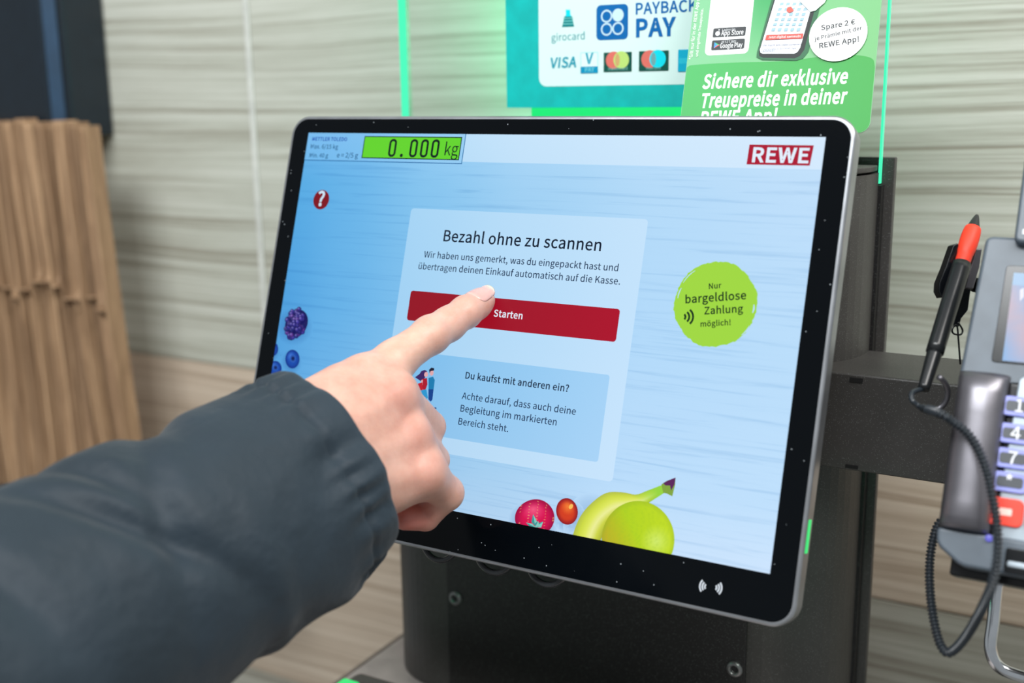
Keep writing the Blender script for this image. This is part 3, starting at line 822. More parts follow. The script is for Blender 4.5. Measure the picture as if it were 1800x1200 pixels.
# fruit pictures
def shade(dark, mid, light, lx=-0.3, ly=-0.4):
    def f(r, a_, x, y):
        d = math.hypot(x - lx, y - ly)
        c = mixc(light, mid, min(1, d * 1.5))
        return mixc(c, dark, max(0, (r - 0.55) / 0.45) ** 1.3 * 0.9)
    return f
def soft_shadow(a, c, rx, ry, rot=0, k=0.35):
    def f(r, an, x, y):
        X = S(c[0] + rx * r * math.cos(an), c[1] + ry * r * math.sin(an))
        return mixc(bg(*X), (30, 80, 150), k * max(0, 1 - r ** 2))
    a.polar(S, c, rx, ry, rot, f, 8, 32)
a = art(2); soft_shadow(a, (517, 574), 34, 34)
rr = random.Random(9)
body = []
for k in range(60):
    an = rr.uniform(0, 2 * math.pi); r = math.sqrt(rr.uniform(0, 1))
    x = 18 * r * math.cos(an); y = 27 * r * math.sin(an); w_ = 1 - 0.20 * (y / 27)
    x *= w_; t = 0.42
    body.append((521.5 + x * math.cos(t) - y * math.sin(t), 569 + x * math.sin(t) + y * math.cos(t), r))
a.polar(S, (521.5, 569), 19, 26, 0.42, lambda r, an, x, y: (24, 22, 92), 4, 24)
body.sort(key=lambda b: -b[2])
for x, y, r in body:
    tone = rr.choice([(46, 40, 130), (62, 50, 150), (90, 50, 140), (38, 40, 122)])
    a.polar(S, (x, y), 4.1, 4.6, 0, shade((14, 14, 70), tone, (150, 140, 215)), 4, 12)
sub('blackberry_picture', a)
def blueberry(c, rx, ry):
    a = art(2); soft_shadow(a, (c[0] - 2, c[1] + 5), rx * 1.5, ry * 1.4)
    a.polar(S, c, rx, ry, 0, shade((10, 44, 128), (20, 74, 172), (66, 120, 214)), 8, 28)
    a.polar(S, (c[0] + 1, c[1] - 1), rx * 0.42, ry * 0.42, 0, lambda r, an, x, y: mixc((12, 36, 105), (48, 100, 190), r), 4, 14)
    a.polar(S, (c[0] + 1, c[1] - 1), rx * 0.2, ry * 0.2, 0, lambda r, an, x, y: (8, 26, 84), 2, 10)
    sub('blueberry_picture', a)
blueberry((514.5, 631), 12.5, 16.5); blueberry((484, 647), 11.5, 13); blueberry((479, 613), 10.5, 13)
a = art(2); soft_shadow(a, (938, 918), 46, 40)
def straw(r, an, x, y):
    c = shade((150, 0, 60), (215, 12, 78), (240, 90, 130), -0.1, -0.4)(r, an, x, y)
    s_ = math.sin(x * 15 + (math.floor(y * 6.5) % 2) * 3.1) * math.sin(y * 20)
    return mixc(c, (240, 190, 120), 0.75 if s_ > 0.88 else 0)
a.polar(S, (940, 909), 35, 33, 0.1, straw, 26, 90, lambda t: 1 - 0.07 * max(0, math.cos(t + 2.3)) ** 3)
for an, L in ((-1.7, 27), (-2.5, 20), (-0.75, 20), (-1.2, 16)):
    bx, by = 941, 930
    p0 = (bx - 3 * math.sin(an), by + 3 * math.cos(an)); p1 = (bx + L * .5 * math.cos(an) - 5 * math.sin(an), by + L * .5 * math.sin(an) + 5 * math.cos(an))
    p2 = (bx + L * math.cos(an), by + L * math.sin(an)); p3 = (bx + L * .5 * math.cos(an) + 5 * math.sin(an), by + L * .5 * math.sin(an) - 5 * math.cos(an))
    a.loops([[S(*p) for p in (p0, p1, p2, p3)]], (60, 150, 150)); a.loops([[S(*p) for p in (p1, p2, (bx, by))]], (130, 200, 190))
sub('strawberry_picture', a)
a = art(2); soft_shadow(a, (1000, 908), 30, 30)
a.polar(S, (997, 898.5), 19, 23.5, -0.15, shade((130, 12, 30), (212, 62, 26), (246, 130, 50), 0.15, -0.35), 10, 36)
a.polar(S, (1004, 890), 3.4, 5, 0.5, lambda r, an, x, y: (250, 190, 90), 3, 10)
sub('tomato_picture', a)
a = art(2); soft_shadow(a, (1040, 925), 50, 60, 0, 0.25)
outer = catmull([(1005, 960), (1008, 938), (1020, 908), (1040, 884), (1066, 866), (1096, 865), (1118, 869), (1138, 862), (1164, 852)], 5)
inner = catmull([(1168, 866), (1140, 884), (1120, 898), (1092, 906), (1070, 922), (1056, 950), (1054, 975)], 5)
nO = 40
def resamp(P, n):
    P = [np.array(p) for p in P]; L = [0]
    for i in range(1, len(P)): L.append(L[-1] + np.linalg.norm(P[i] - P[i - 1]))
    out = []
    for k in range(n):
        t = L[-1] * k / (n - 1); j = min(max(i for i in range(len(L)) if L[i] <= t + 1e-9), len(P) - 2)
        out.append(P[j] + (P[j + 1] - P[j]) * ((t - L[j]) / max(L[j + 1] - L[j], 1e-9)))
    return out
O_, I_ = resamp(outer, nO), resamp(inner[::-1], nO)
V = []; F = []; C = []
cols = [(178, 190, 70), (205, 218, 66), (222, 232, 92), (236, 238, 150), (206, 214, 70), (170, 178, 50)]
for i in range(nO):
    for j in range(6):
        p = O_[i] + (I_[i] - O_[i]) * j / 5; q = S(*p); V.append((q[0], q[1], a.z)); c = cols[j]
        if i > nO * 0.72: c = mixc(c, (150, 212, 60), min(1, (i / nO - 0.72) * 5))
        C.append(c)
for i in range(nO - 1):
    for j in range(5): F.append((i * 6 + j, i * 6 + j + 1, (i + 1) * 6 + j + 1, (i + 1) * 6 + j)[::-1])
a.add(V, F, C)
a.loops([[S(*p) for p in ((1163, 851), (1172, 845), (1188, 839), (1187, 852), (1182, 872), (1172, 867), (1166, 866))]], (130, 165, 60))
a.loops([[S(*p) for p in ((1166, 849), (1175, 844), (1188, 839), (1186, 851), (1180, 862), (1178, 853), (1170, 853))]], (92, 34, 88))
sub('banana_picture', a)
a = art(4)
def mango(r, an, x, y):
    c = mixc((168, 205, 20), (196, 222, 30), 0.5 + 0.5 * x)
    c = mixc(c, (205, 160, 40), max(0, -x * 0.7 + y * 0.35))
    c = mixc(c, (210, 236, 110), max(0, 1 - math.hypot(x - 0.5, y - 0.05) * 2.2))
    n_ = math.sin(x * 34 + 3 * math.sin(y * 11)) * math.sin(y * 28 + 2 * math.sin(x * 9))
    return mixc(mixc(c, (150, 190, 40), max(0, n_) * 0.25), (140, 170, 40), max(0, r - 0.86) * 2.5)
a.polar(S, (1122, 948), 64, 68, 0.0, mango, 22, 72)
sub('mango_picture', a)
# couple pictogram on the hint card
a = art(3)
def pg(pts, rgb): a.loops([[S(*p) for p in pts]], rgb)
pg([(730, 663), (738, 657), (741, 652), (747, 650), (751, 652), (751, 658), (747, 664), (742, 671), (736, 667)], (62, 34, 98))
a.polar(S, (749.5, 658), 3.4, 4.6, 0.2, lambda r, an, x, y: (226, 170, 176), 2, 14)
pg([(743, 666), (751, 664), (752, 675), (749, 684), (742, 686), (740, 676)], (170, 24, 44))
pg([(741, 668), (744, 667), (743, 682), (749, 692), (746, 694), (738, 682)], (222, 168, 176))
pg([(735, 674), (743, 672), (744, 686), (735, 686)], (190, 28, 44))
pg([(741, 686), (750, 684), (753, 699), (743, 706)], (46, 150, 206))
pg([(754, 664), (762, 662), (765, 668), (763, 684), (754, 686)], (28, 124, 176))
a.polar(S, (759.5, 655), 3.6, 5.2, 0.1, lambda r, an, x, y: (222, 168, 172), 2, 14)
pg([(755, 650), (759, 646), (764, 647), (764, 651), (758, 652), (756, 656)], (24, 26, 48))
pg([(754, 684), (763, 684), (761, 702), (758, 706), (754, 702)], (20, 66, 140))
pg([(762, 716), (768, 716), (768, 719), (764, 719)], (20, 60, 120)); pg([(767, 728), (771, 736), (768, 736)], (20, 50, 110))
sub('couple_picture', a)
# contactless mark printed on the bezel
a = Art(0.0002, 0)
for cpx, sgn in ((1244.5, -1), (1254.5, 1)):
    cc = S(cpx, 1031.5)
    for rad in (0.0016, 0.0029, 0.0042):
        ang = [math.radians(-42) + i * math.radians(84) / 8 for i in range(9)]
        if sgn < 0: ang = [t + math.pi for t in ang]
        a.loops([[(cc[0] + (rad + .00042) * math.cos(t), cc[1] + (rad + .00042) * math.sin(t)) for t in ang] + [(cc[0] + (rad - .00042) * math.cos(t), cc[1] + (rad - .00042) * math.sin(t)) for t in ang[::-1]]], (190, 196, 204))
a.build('contactless_mark', M['print'], mon)

# ================================================================ SIGNS ABOVE THE SCREEN
sf = Frame((0, GY0 - 0.0015, 1.45), (1, 0, 0), (0, 0, 1))
sgn = empty('payment_sign', matrix=sf.matrix())
tag(sgn, 'teal and white sign of accepted payment cards fixed to the acrylic pane', 'sign')
G = sf.loc
x0, yb = G(891, 189.5)
sb = prism('sign_board', rrect(x0, yb, 0.085, yb + 0.135, 0.0008, 2), -0.0008, 0.0, plain('teal_sign_board', (2, 188, 182), 0.4), sgn)
a = Art(0.0001, 0.000015)
c0 = G(949, 151.5)
a.rect(c0[0] - 0.0005, c0[1] - 0.0002, 0.078, c0[1] + 0.105, 0.0055, (222, 250, 245))
teal = (0, 158, 176); blue = (0, 104, 176)
def gt(t, pa, pb, rgb, **k):
    a.text(t, G(*pa), G(*pb), rgb=rgb, **k)
gt('girocard', (969, 72.5), (1029.5, 69), (10, 140, 152), bold=0.008)
a.loops([[G(*p) for p in ((992.5, 28), (1005.5, 28), (1009.5, 47), (988, 48))]], (0, 130, 132))
a.loops([[G(*p) for p in ((994.5, 17), (1002.5, 17), (1003, 26), (1005, 29), (993, 29), (995, 26))]], (0, 222, 240))
for y in (31.5, 36.5, 41.5):
    a.loops([[G(*p) for p in ((990, y), (1008, y - .5), (1008, y + 1), (990, y + 1.5))]], (120, 210, 205))
p = G(1048.5, 71); q = G(1104.5, 6.5)
a.rect(p[0], p[1], q[0], q[1], 0.003, blue, 6)
for (px, py), full in (((1066.5, 28.5), 0), ((1086.5, 26.5), 1), ((1066.5, 51.5), 0), ((1086.5, 50), 0)):
    c_ = G(px, py)
    a.ring(c_, 0 if full else 0.0030, 0.0040, (205, 236, 246), 28)
gt('PAYBACK', (1116, 25.5), (1226, 19), blue, bold=0.022)
gt('PAY', (1116, 64.5), (1188, 61.5), blue, bold=0.040)
gt('VISA', (967, 119.5), (1013.5, 117.5), (0, 156, 180), bold=0.030, shear=0.14)
p = G(1021, 129); q = G(1051.5, 91.5)
a.rect(p[0], p[1], q[0], q[1], 0.0004, (120, 220, 215)); a.rect(p[0] + .0003, p[1], q[0] - .0003, q[1] - .0003, 0.0003, (226, 250, 248))
gt('V', (1029.5, 112), (1043, 111.5), (0, 160, 185), bold=0.035, shear=0.06)
q = G(1051.5, 116.5); a.rect(p[0], p[1], q[0], q[1], 0.0002, (0, 148, 190))
gt('PAY', (1028, 126.3), (1045, 126), (120, 215, 222), bold=0.01)
def mcard(pa, pb, c1, c2, r, rgb2, word, wa, wb):
    p = G(*pa); q = G(*pb)
    a.rect(p[0], p[1], q[0], q[1], 0.0003, (4, 82, 70))
    a.ring(G(*c1), 0, r, (226, 116, 104), 32); a.ring(G(*c2), 0, r, rgb2, 32)
    c_ = ((G(*c1)[0] + G(*c2)[0]) / 2, G(*c1)[1])
    a.ring(c_, 0, r * 0.72, mixc((226, 116, 104), rgb2, 0.5), 20, 0.42)
    gt(word, wa, wb, (130, 200, 190))
mcard((1061.5, 126.5), (1111, 91), (1079, 105.8), (1092.5, 105.3), 0.00545, (190, 226, 122), 'mastercard', (1069, 123.6), (1104, 122.8))
mcard((1123.5, 125), (1176, 88.5), (1142, 104), (1156.5, 103.5), 0.00555, (0, 222, 240), 'maestro', (1136, 122.6), (1162, 122))
p = G(1192, 126); q = G(1235, 86); a.rect(p[0], p[1], q[0], q[1], 0.0003, (0, 178, 214))
p = G(1194, 112); q = G(1235, 101); a.rect(p[0], p[1], q[0], q[1], 0.0003, (40, 196, 222))
a.build('sign_print', M['print'], sgn)

PT, PY_, PR = 0.3826, 0.0474, 0.0272
ex0 = np.array([math.cos(PY_), math.sin(PY_), 0]); bk = np.cross([0, 0, 1.0], ex0); vv = math.cos(PT) * np.array([0, 0, 1.0]) + math.sin(PT) * bk
pf = Frame(on_y(1370, 130, 0.103), math.cos(PR) * ex0 + math.sin(PR) * vv, -math.sin(PR) * ex0 + math.cos(PR) * vv)
pc = empty('promotion_card', matrix=pf.matrix())
tag(pc, 'light green advertising card with phone picture leaning between monitor and pane', 'card')
P_ = pf.loc
CXL, CXR, CYB, CYT = -0.0553, 0.0522, -0.0358, 0.112
prism('card_sheet', rrect(CXL, CYB, CXR, CYT, 0.006, 6), -0.0007, 0.0, plain('green_card_stock', (120, 184, 132), 0.4), pc)
a = Art(0.0001, 0.000015)
def pale(x, y):
    t = (x - CXL) / (CXR - CXL); s_ = (y - CYB) / 0.1
    g_ = math.exp(-((t - 0.42) / 0.16) ** 2) * min(1, max(0, s_ - 0.45) * 2.2)
    return mixc(mixc((118, 184, 136), (108, 174, 112), t), (20, 142, 66), g_ * 0.85)
a.grid(CXL + .0002, CYB + .008, CXR - .0002, CYT - .007, 24, 22, pale)
top = catmull([P_(*p) for p in ((1203, 124), (1210, 117), (1222, 114), (1290, 110), (1370, 108), (1440, 100), (1480, 96), (1515, 98), (1534, 104), (1538, 118))], 5)
top[0] = (CXL + .0003, float(top[0][1])); top[-1] = (CXR - .0003, float(top[-1][1]))
low = [(float(p[0]), float(p[1])) for p in top]
low = [(min(max(x, CXL + .0003), CXR - .0003), y) for x, y in low]
r6 = 0.006
br = [(CXR - r6 + (r6 - .0002) * math.cos(math.radians(-k * 15)), CYB + r6 + (r6 - .0002) * math.sin(math.radians(-k * 15))) for k in range(7)]
bl = [(CXL + r6 - (r6 - .0002) * math.sin(math.radians(k * 15)), CYB + r6 - (r6 - .0002) * math.cos(math.radians(k * 15))) for k in range(7)]
a.loops([low + br + bl], lambda x, y: mixc((64, 168, 88), (50, 152, 62), (x - CXL) / 0.1))
wt = (238, 250, 240)
def pt(t, pa, pb, rgb=wt, **k): a.text(t, P_(*pa), P_(*pb), rgb=rgb, **k)
pt('Sichere dir exklusive', (1234, 155.5), (1490, 146), bold=0.036, shear=0.13, size=0.0112)
pt('Treuepreise in deiner', (1230.5, 189), (1487, 181), bold=0.036, shear=0.13, size=0.0112)
pt('REWE App!', (1228, 221), (1366, 215.5), bold=0.036, shear=0.13, size=0.0112)
# white panel with the two store badges
p = P_(1238.5, 98); q = P_(1319, 60)
a.rect(p[0], p[1], q[0], p[1] + 0.06, 0.003, (246, 250, 250))
def badge(pa, pb, small, big, sz):
    p = P_(*pa); q = P_(*pb); a.rect(p[0], p[1], q[0], q[1], 0.0008, (48, 52, 56), 3)
    w_ = q[0] - p[0]; h_ = q[1] - p[1]
    a.text(small, (p[0] + w_ * 0.27, p[1] + h_ * 0.66), rgb=(220, 224, 226), size=h_ * 0.32)
    a.text(big, (p[0] + w_ * 0.26, p[1] + h_ * 0.18), (p[0] + w_ * 0.94, p[1] + h_ * 0.18), rgb=(240, 242, 244), bold=0.012, size=sz)
    return p, w_, h_
p, w_, h_ = badge((1252.5, 66.5), (1312, 46.5), 'Laden im', 'App Store', 0.0040)
a.ring((p[0] + w_ * 0.15, p[1] + h_ * 0.42), 0, h_ * 0.25, (236, 238, 240), 16); a.ring((p[0] + w_ * 0.18, p[1] + h_ * 0.80), 0, h_ * 0.07, (236, 238, 240), 8)
a.ring((p[0] + w_ * 0.235, p[1] + h_ * 0.50), 0, h_ * 0.09, (48, 52, 56), 10)
p, w_, h_ = badge((1250, 89), (1310, 68), 'JETZT BEI', 'Google Play', 0.0038)
tx, ty = p[0] + w_ * 0.08, p[1] + h_ * 0.2
a.loops([[(tx, ty), (tx + h_ * .33, ty + h_ * .3), (tx, ty + h_ * .6)]], (60, 150, 235))
a.loops([[(tx, ty), (tx + h_ * .55, ty + h_ * .3), (tx + h_ * .33, ty + h_ * .3)]], (240, 84, 74))
a.loops([[(tx, ty + h_ * .6), (tx + h_ * .33, ty + h_ * .3), (tx + h_ * .55, ty + h_ * .3)]], (64, 196, 110))
# small upright note at the left border
for t, xo, pa, L in (('*Gilt nur für in der REWE App gesammelte', 0.0, (1217, 105), 0.052), ('und eingelöste Treuepunkte.', 0.0032, (1227, 100), 0.030)):
    p = P_(*pa)
    a.text(t, p, (p[0], p[1] + L), rgb=(240, 252, 240), bold=0.014)
# phone
dk = [P_(*p) for p in ((1362, -20), (1331, 92), (1330, 101), (1340, 106), (1400, 107), (1412, 103), (1421, 92), (1450, -20))]
a.loops([dk], (34, 98, 62))
a.loops([[P_(*p) for p in ((1366, -20), (1334, 92), (1335, 99), (1342, 102), (1397, 103), (1406, 99), (1414, 88), (1442, -20))]], (16, 26, 26))
a.loops([[P_(*p) for p in ((1369, -20), (1336, 88), (1337, 93), (1341, 95), (1396, 95), (1402, 92), (1407, 84), (1436, -20))]], (240, 244, 252))
for r_ in range(6):
    for c_ in range(5):
        x = 1366.5 + (5 - r_) * 2.9 + c_ * 11.1; y = 55 - (5 - r_) * 9.0
        a.loops([[P_(*p) for p in ((x - 9, y - 4.5 + 0), (x - 2.5, y - 5), (x - 4.2, y), (x - 10.5, y + .5))]], (150, 184, 200))
a.loops([[P_(*p) for p in ((1348, 62.5), (1413, 60), (1411, 68.5), (1345.5, 71))]], (238, 78, 68))
pt('Jetzt digital sammeln', (1351, 68.5), (1408, 66.5), (250, 236, 236), bold=0.01)
pt('Das macht dein Leben einfacher!', (1341.5, 82), (1409, 80), (30, 34, 84), bold=0.01)
pt('Treuepunkte in der REWE App', (1339, 88.5), (1400, 86.8), (70, 76, 110))
pt('sammeln', (1338.5, 92.4), (1362, 91.8), (70, 76, 110))
a.loops([[P_(*p) for p in ((1385, 14), (1391.5, 13), (1396, 20), (1388, 24), (1383, 20))]], (236, 92, 78))
# receipts at the top of the phone
a.loops([[P_(*p) for p in ((1405, 2), (1420, -22), (1464, -20), (1450, 6), (1434, 20), (1425, 22))]], (222, 240, 226))
# round white bubble
cb = P_(1473.5, 61.5); rbx = (P_(1524.5, 60)[0] - P_(1422.5, 62)[0]) / 2
a.ring(cb, 0, rbx, (246, 249, 250), 56)
pt('Spare 2 €', (1444, 54.5), (1504, 43.5), (30, 34, 38), bold=0.026)
pt('je Prämie mit der', (1433, 73), (1516, 53), (36, 38, 42), bold=0.024)
pt('REWE App!', (1440, 86.5), (1512, 73.5), (30, 34, 38), bold=0.026)
a.build('card_print', M['print'], pc)

# ================================================================ CARD TERMINAL (right)
M['term'] = plain('slate_terminal_plastic', (92, 102, 112), 0.38, grain=0.25)
M['term_dark'] = plain('dark_terminal_plastic', (124, 122, 128), 0.36, 0.8)
M['term_black'] = plain('black_terminal_plastic', (12, 14, 18), 0.2)
M['tray'] = plain('silver_keypad_tray', (172, 184, 194), 0.3, 0.3)
M['key_blue'] = plain('lilac_key', (150, 156, 226), 0.35)
M['key_face'] = plain('grey_key_face', (74, 78, 84), 0.35)
M['key_red'] = plain('red_key', (255, 70, 50), 0.35)
M['key_yellow'] = plain('yellow_key', (245, 196, 50), 0.35)
M['key_green'] = plain('green_key', (60, 180, 90), 0.35)
M['chrome'] = plain('polished_steel', (226, 230, 236), 0.16, 1.0)
TT = 0.44
tf = Frame(on_y(1733, 413, 0.045), (1, 0, 0), (0, math.sin(TT), math.cos(TT)))
term = empty('card_terminal', matrix=tf.matrix())
tag(term, 'grey card payment terminal with keypad and red cancel key on the side arm', 'card terminal')
T = tf.loc
TX1 = 0.094
l0 = T(1683, 668)
upper = [(0.0, 0.0 - 0.0), (TX1, 0.0), (TX1, l0[1] - 0.004), (l0[0], l0[1] - 0.004)]
def rounded(poly, r, n=5):
    out = []
    m_ = len(poly)
    for i in range(m_):
        a_, b_, c_ = (np.array(poly[i - 1]), np.array(poly[i]), np.array(poly[(i + 1) % m_]))
        u = (a_ - b_) / np.linalg.norm(a_ - b_); w2 = (c_ - b_) / np.linalg.norm(c_ - b_)
        p0 = b_ + u * r; p1 = b_ + w2 * r
        for k in range(n + 1):
            t = k / n; out.append(tuple(((1 - t) ** 2 * p0 + 2 * t * (1 - t) * b_ + t * t * p1).tolist()))
    return out
prism('upper_housing', rounded(upper, 0.004), -0.030, 0.0, M['term'], term, 0.0022, 3)
# printer lid at the top
h0 = T(1783, 432)
prism('printer_lid', rrect(h0[0], h0[1] + 0.0, TX1 - 0.004, h0[1] + 0.045, 0.003), -0.012, 0.006, M['term'], term, 0.0018, 3)
a = Art(0.0062, 0.00005); q = T(1793, 428); a.rect(q[0] + .001, h0[1] + .004, q[0] + .012, h0[1] + .0065, .0004, (226, 230, 234)); a.build('lid_mark', M['print'], term)
# display: recessed dark window and lit picture
d0 = T(1742, 636); d1 = T(1771, 466)
prism('display_window', rounded([(d0[0], d0[1]), (TX1 - 0.012, d0[1]), (TX1 - 0.010, d1[1]), (d0[0] + 0.0012, d1[1])], 0.002), -0.001, 0.0004, M['term_black'], term, 0.0003, 1)
e0 = T(1762, 634); e1 = T(1787, 480)
a = Art(0.00055, 0.00005)
a.grid(e0[0], e0[1], TX1 - 0.016, e1[1], 8, 8, lambda x, y: mixc((205, 188, 202), (150, 190, 235), 0.5 + 0.5 * math.sin(x * 180 + y * 120)))
a.grid(e0[0], e1[1] - 0.006, TX1 - 0.016, e1[1], 4, 1, lambda x, y: (176, 206, 238))
a.loops([[T(*p) for p in ((1793, 510), (1800, 506), (1800, 522), (1793, 530))]], (240, 240, 250))
a.build('terminal_display', M['screen'], term)
# lower body: a swelling grip, then the keypad tray
b0 = T(1684, 700); b1 = T(1650, 905)
xl = (b0[0] + b1[0]) / 2
yt_, yl = T(1700, 655)[1], T(1648, 925)[1]
NX = 22
V = []; F = []
prof = []
for i in range(NX + 1):
    t = i / NX; an = math.pi * (1 - t)
    prof.append((xl + 0.0112 + 0.0112 * math.cos(an), 0.0105 * math.sin(an) ** 0.7))
prof = [(xl, -0.034)] + prof + [(xl + 0.0224, -0.034)]
ys = [yt_ - 0.0, yt_ - 0.003, yt_ - 0.010] + list(np.linspace(yt_ - 0.02, yl + 0.006, 8)) + [yl + 0.002, yl]
sc_ = [0.55, 0.85, 1.0] + [1.0] * 8 + [0.9, 0.7]
for y, s_ in zip(ys, sc_):
    for x, z in prof: V.append((x, y, z * s_ if z > 0 else z))
n_ = len(prof)
for j in range(len(ys) - 1):
    for i in range(n_ - 1): F.append((j * n_ + i, (j + 1) * n_ + i, (j + 1) * n_ + i + 1, j * n_ + i + 1))
F.append(tuple(range(n_))); F.append(tuple((len(ys) - 1) * n_ + i for i in range(n_))[::-1])
mesh('side_grip', V, F, M['term_dark'], term, True)
box('body_core', (xl + 0.0215, yl - 0.004, -0.034), (TX1, l0[1] + 0.002, 0.0015), M['term_black'], term, 0.002)
k0 = T(1757, 690); 
prism('keypad_tray', rounded([(xl + 0.0236, T(1750, 868)[1] - 0.022), (TX1 - 0.006, T(1750, 868)[1] - 0.022), (TX1 - 0.006, T(1780, 662)[1]), (xl + 0.0262, T(1780, 662)[1])], 0.003), 0.0, 0.003, M['tray'], term, 0.0008, 2)
kx = T(1786, 714)[0] + 0.0; rows = [T(1780, y)[1] for y in (716, 764, 808, 850)]
chars = [['1', '2', '3'], ['4', '5', '6'], ['7', '8', '9'], ['*', '0', '=']]
def keycap(cx, cy, w, h, ring_m, face_m, ch):
    kx0 = -w / 2
    k = prism('key', rrect(-w / 2, -h / 2, w / 2, h / 2, 0.0028, 5), 0, 0.0015, ring_m, term, 0.0005, 2)
    k.location = (cx, cy, 0.003)
    if face_m:
        f = prism('key_face', rrect(-w / 2 + 0.0022, -h / 2 + 0.0022, w / 2 - 0.0022, h / 2 - 0.0022, 0.0012, 4), 0.0013, 0.0018, face_m, k)
    aa = Art(0.0019, 0)
    if ch: aa.text(ch, (-0.0022 * len(ch), -0.0026), rgb=(236, 238, 244), size=0.0078, bold=0.012); aa.build('key_print', M['print'], k)
    return k
for r_, y in enumerate(rows):
    for c_ in range(3):
        keycap(kx + 0.0185 * c_ + 0.0018, y, 0.0155, 0.0092, M['key_blue'], M['key_face'], chars[r_][c_])
ry = T(1780, 903)[1]
for c_, km in enumerate((M['key_red'], M['key_yellow'], M['key_green'])):
    k = keycap(kx + 0.0195 * c_ - 0.0002, ry, 0.0185, 0.0125, km, None, None)
    aa = Art(0.0016, 0); aa.rect(-0.0015, -0.0016, 0.0045, 0.0016, 0.0006, (255, 215, 205)); aa.build('key_print', M['print'], k)
tag(term.children[-3], 'red cancel key')
# lower block, front rail and tiny lamp
lb0 = T(1648, 925); lb1 = T(1722, 1002)
prism('card_reader_block', rounded([(xl - 0.0005, lb0[1]), (xl + 0.0005, lb1[1] + 0.008), (xl + 0.012, lb1[1]), (TX1 - 0.01, lb1[1]), (TX1 - 0.01, lb0[1])], 0.003), -0.030, 0.004, M['term'], term, 0.002, 3)
prism('reader_slot', rrect(xl + 0.030, lb0[1] - 0.0155, TX1 - 0.012, lb0[1] - 0.0045, 0.001), 0.003, 0.0052, M['term_black'], term, 0.0004)
prism('front_rail', rrect(xl + 0.031, lb1[1] + 0.0035, TX1 - 0.012, lb1[1] + 0.0062, 0.001), 0.003, 0.0062, M['tray'], term, 0.0006)
q = T(1740, 947); lp = lathe('indicator_lamp', [(0.0016, 0), (0.0016, 0.0012), (0.0009, 0.0018)], emissive('blue_indicator', (110, 110, 220)), term, 12); lp.location = (q[0], q[1], 0.004)
prism('base_plate', rrect(xl + 0.006, lb1[1] - 0.004, TX1 - 0.02, lb1[1] + 0.01, 0.001), -0.030, -0.010, M['term_black'], term, 0.001)
# bracket to the side arm
bk_ = ab(box('mounting_bracket', (0.255, 0.030, 1.222), (0.315, COLF - 0.0056, 1.264), M['powder_dark'], None, 0.001), term)

# steel rod under the terminal
rod = [at(1760, 985, 0.585), at(1752, 1030, 0.583), at(1746, 1090, 0.582), at(1741, 1130, 0.582), at(1745, 1155, 0.581), at(1757, 1172, 0.580), at(1780, 1184, 0.578), at(1830, 1198, 0.574), at(1900, 1214, 0.570)]
ab(tube('steel_rod', catmull(rod, 6), 0.0032, M['chrome'], None, 16), term)

# ---- stylus in its clip, with a ribbed cord
M['red_grip'] = plain('red_rubber_grip', (255, 62, 36), 0.5)
M['pen_black'] = plain('black_pen_barrel', (30, 32, 34), 0.28)
pa, pb = at(1717.5, 378, 0.600), at(1623, 684, 0.560)
ax = (pb - pa); L = np.linalg.norm(ax); ax = ax / L
pen = empty('stylus_pen', loc=tuple(pa))
tag(pen, 'black stylus pen with red rubber grip clipped to the card terminal', 'pen')
def seg(name, s0, s1, rf, mat, par, n=14, sides=20):
    return ab(tube(name, [pa + ax * (s0 + (s1 - s0) * k / n) for k in range(n + 1)], rf, mat, None, sides), par)
bpy.context.view_layer.update()
seg('tip', 0.0, 0.0095, lambda t: 0.0008 + 0.0028 * t ** 0.8, M['pen_black'], pen)
seg('rubber_grip', 0.0088, 0.0315, lambda t: 0.0041 + 0.0008 * math.sin(math.pi * min(1, t * 1.35)) ** 0.7 - 0.0002 * t, M['red_grip'], pen, 20)
seg('barrel', 0.0315, L * 0.80, lambda t: 0.0047 - 0.0003 * t, M['pen_black'], pen)
seg('barrel_end', L * 0.80, L, lambda t: 0.0038 - 0.0009 * t, M['pen_black'], pen)
cl = []
q0 = T(1668, 470)
clip = empty('pen_clip', loc=tuple(at(1690, 500, 0.60)))
tag(clip, 'black plastic clip holding the stylus beside the card terminal', 'clip')
bpy.context.view_layer.update()
def slab(name, pts, z, th, mat, par, bv=0.0006):
    fr = [at(px, py, z) for px, py in pts]; bkp = [at(px, py, z + th) * 1.0 for px, py in pts]
    # same outline carried straight back, not along the view rays
    nrm = CAM_ROWS[2]; bkp = [f + nrm * th for f in fr]
    n = len(pts); V = fr + bkp
    Fc = [tuple(range(n)), tuple(range(2 * n - 1, n - 1, -1))] + [(i, n + i, n + (i + 1) % n, (i + 1) % n) for i in range(n)]
    o = ab(mesh(name, V, Fc, mat), par); bevel(o, bv, 2, 0.6); return o
slab('clip_wing', [(1684, 427), (1676, 430), (1662, 470), (1651, 497), (1650, 512), (1656, 524), (1664, 520), (1690, 440)], 0.592, 0.008, M['term_black'], clip)
slab('clip_wing', [(1716, 438), (1727, 436), (1722, 470), (1711, 508), (1697, 506), (1706, 470)], 0.594, 0.006, M['term_dark'], clip)
slab('clip_back', [(1690, 455), (1716, 455), (1706, 515), (1702, 545), (1690, 560), (1686, 575), (1676, 570), (1680, 530)], 0.604, 0.006, M['term_black'], clip)
ab(tube('clip_pin', [at(1712, 500, 0.606), at(1735, 505, 0.607)], 0.004, M['term_black'], None, 10), clip)
hook = [at(1684, 566, 0.60), at(1692, 580, 0.60), at(1688, 588, 0.60), at(1676, 586, 0.60), at(1674, 578, 0.60), at(1682, 572, 0.60), at(1685, 600, 0.60), at(1688, 640, 0.602)]
ab(tube('tether_wire', catmull(hook, 5), 0.0005, M['term_black'], None, 8), clip)

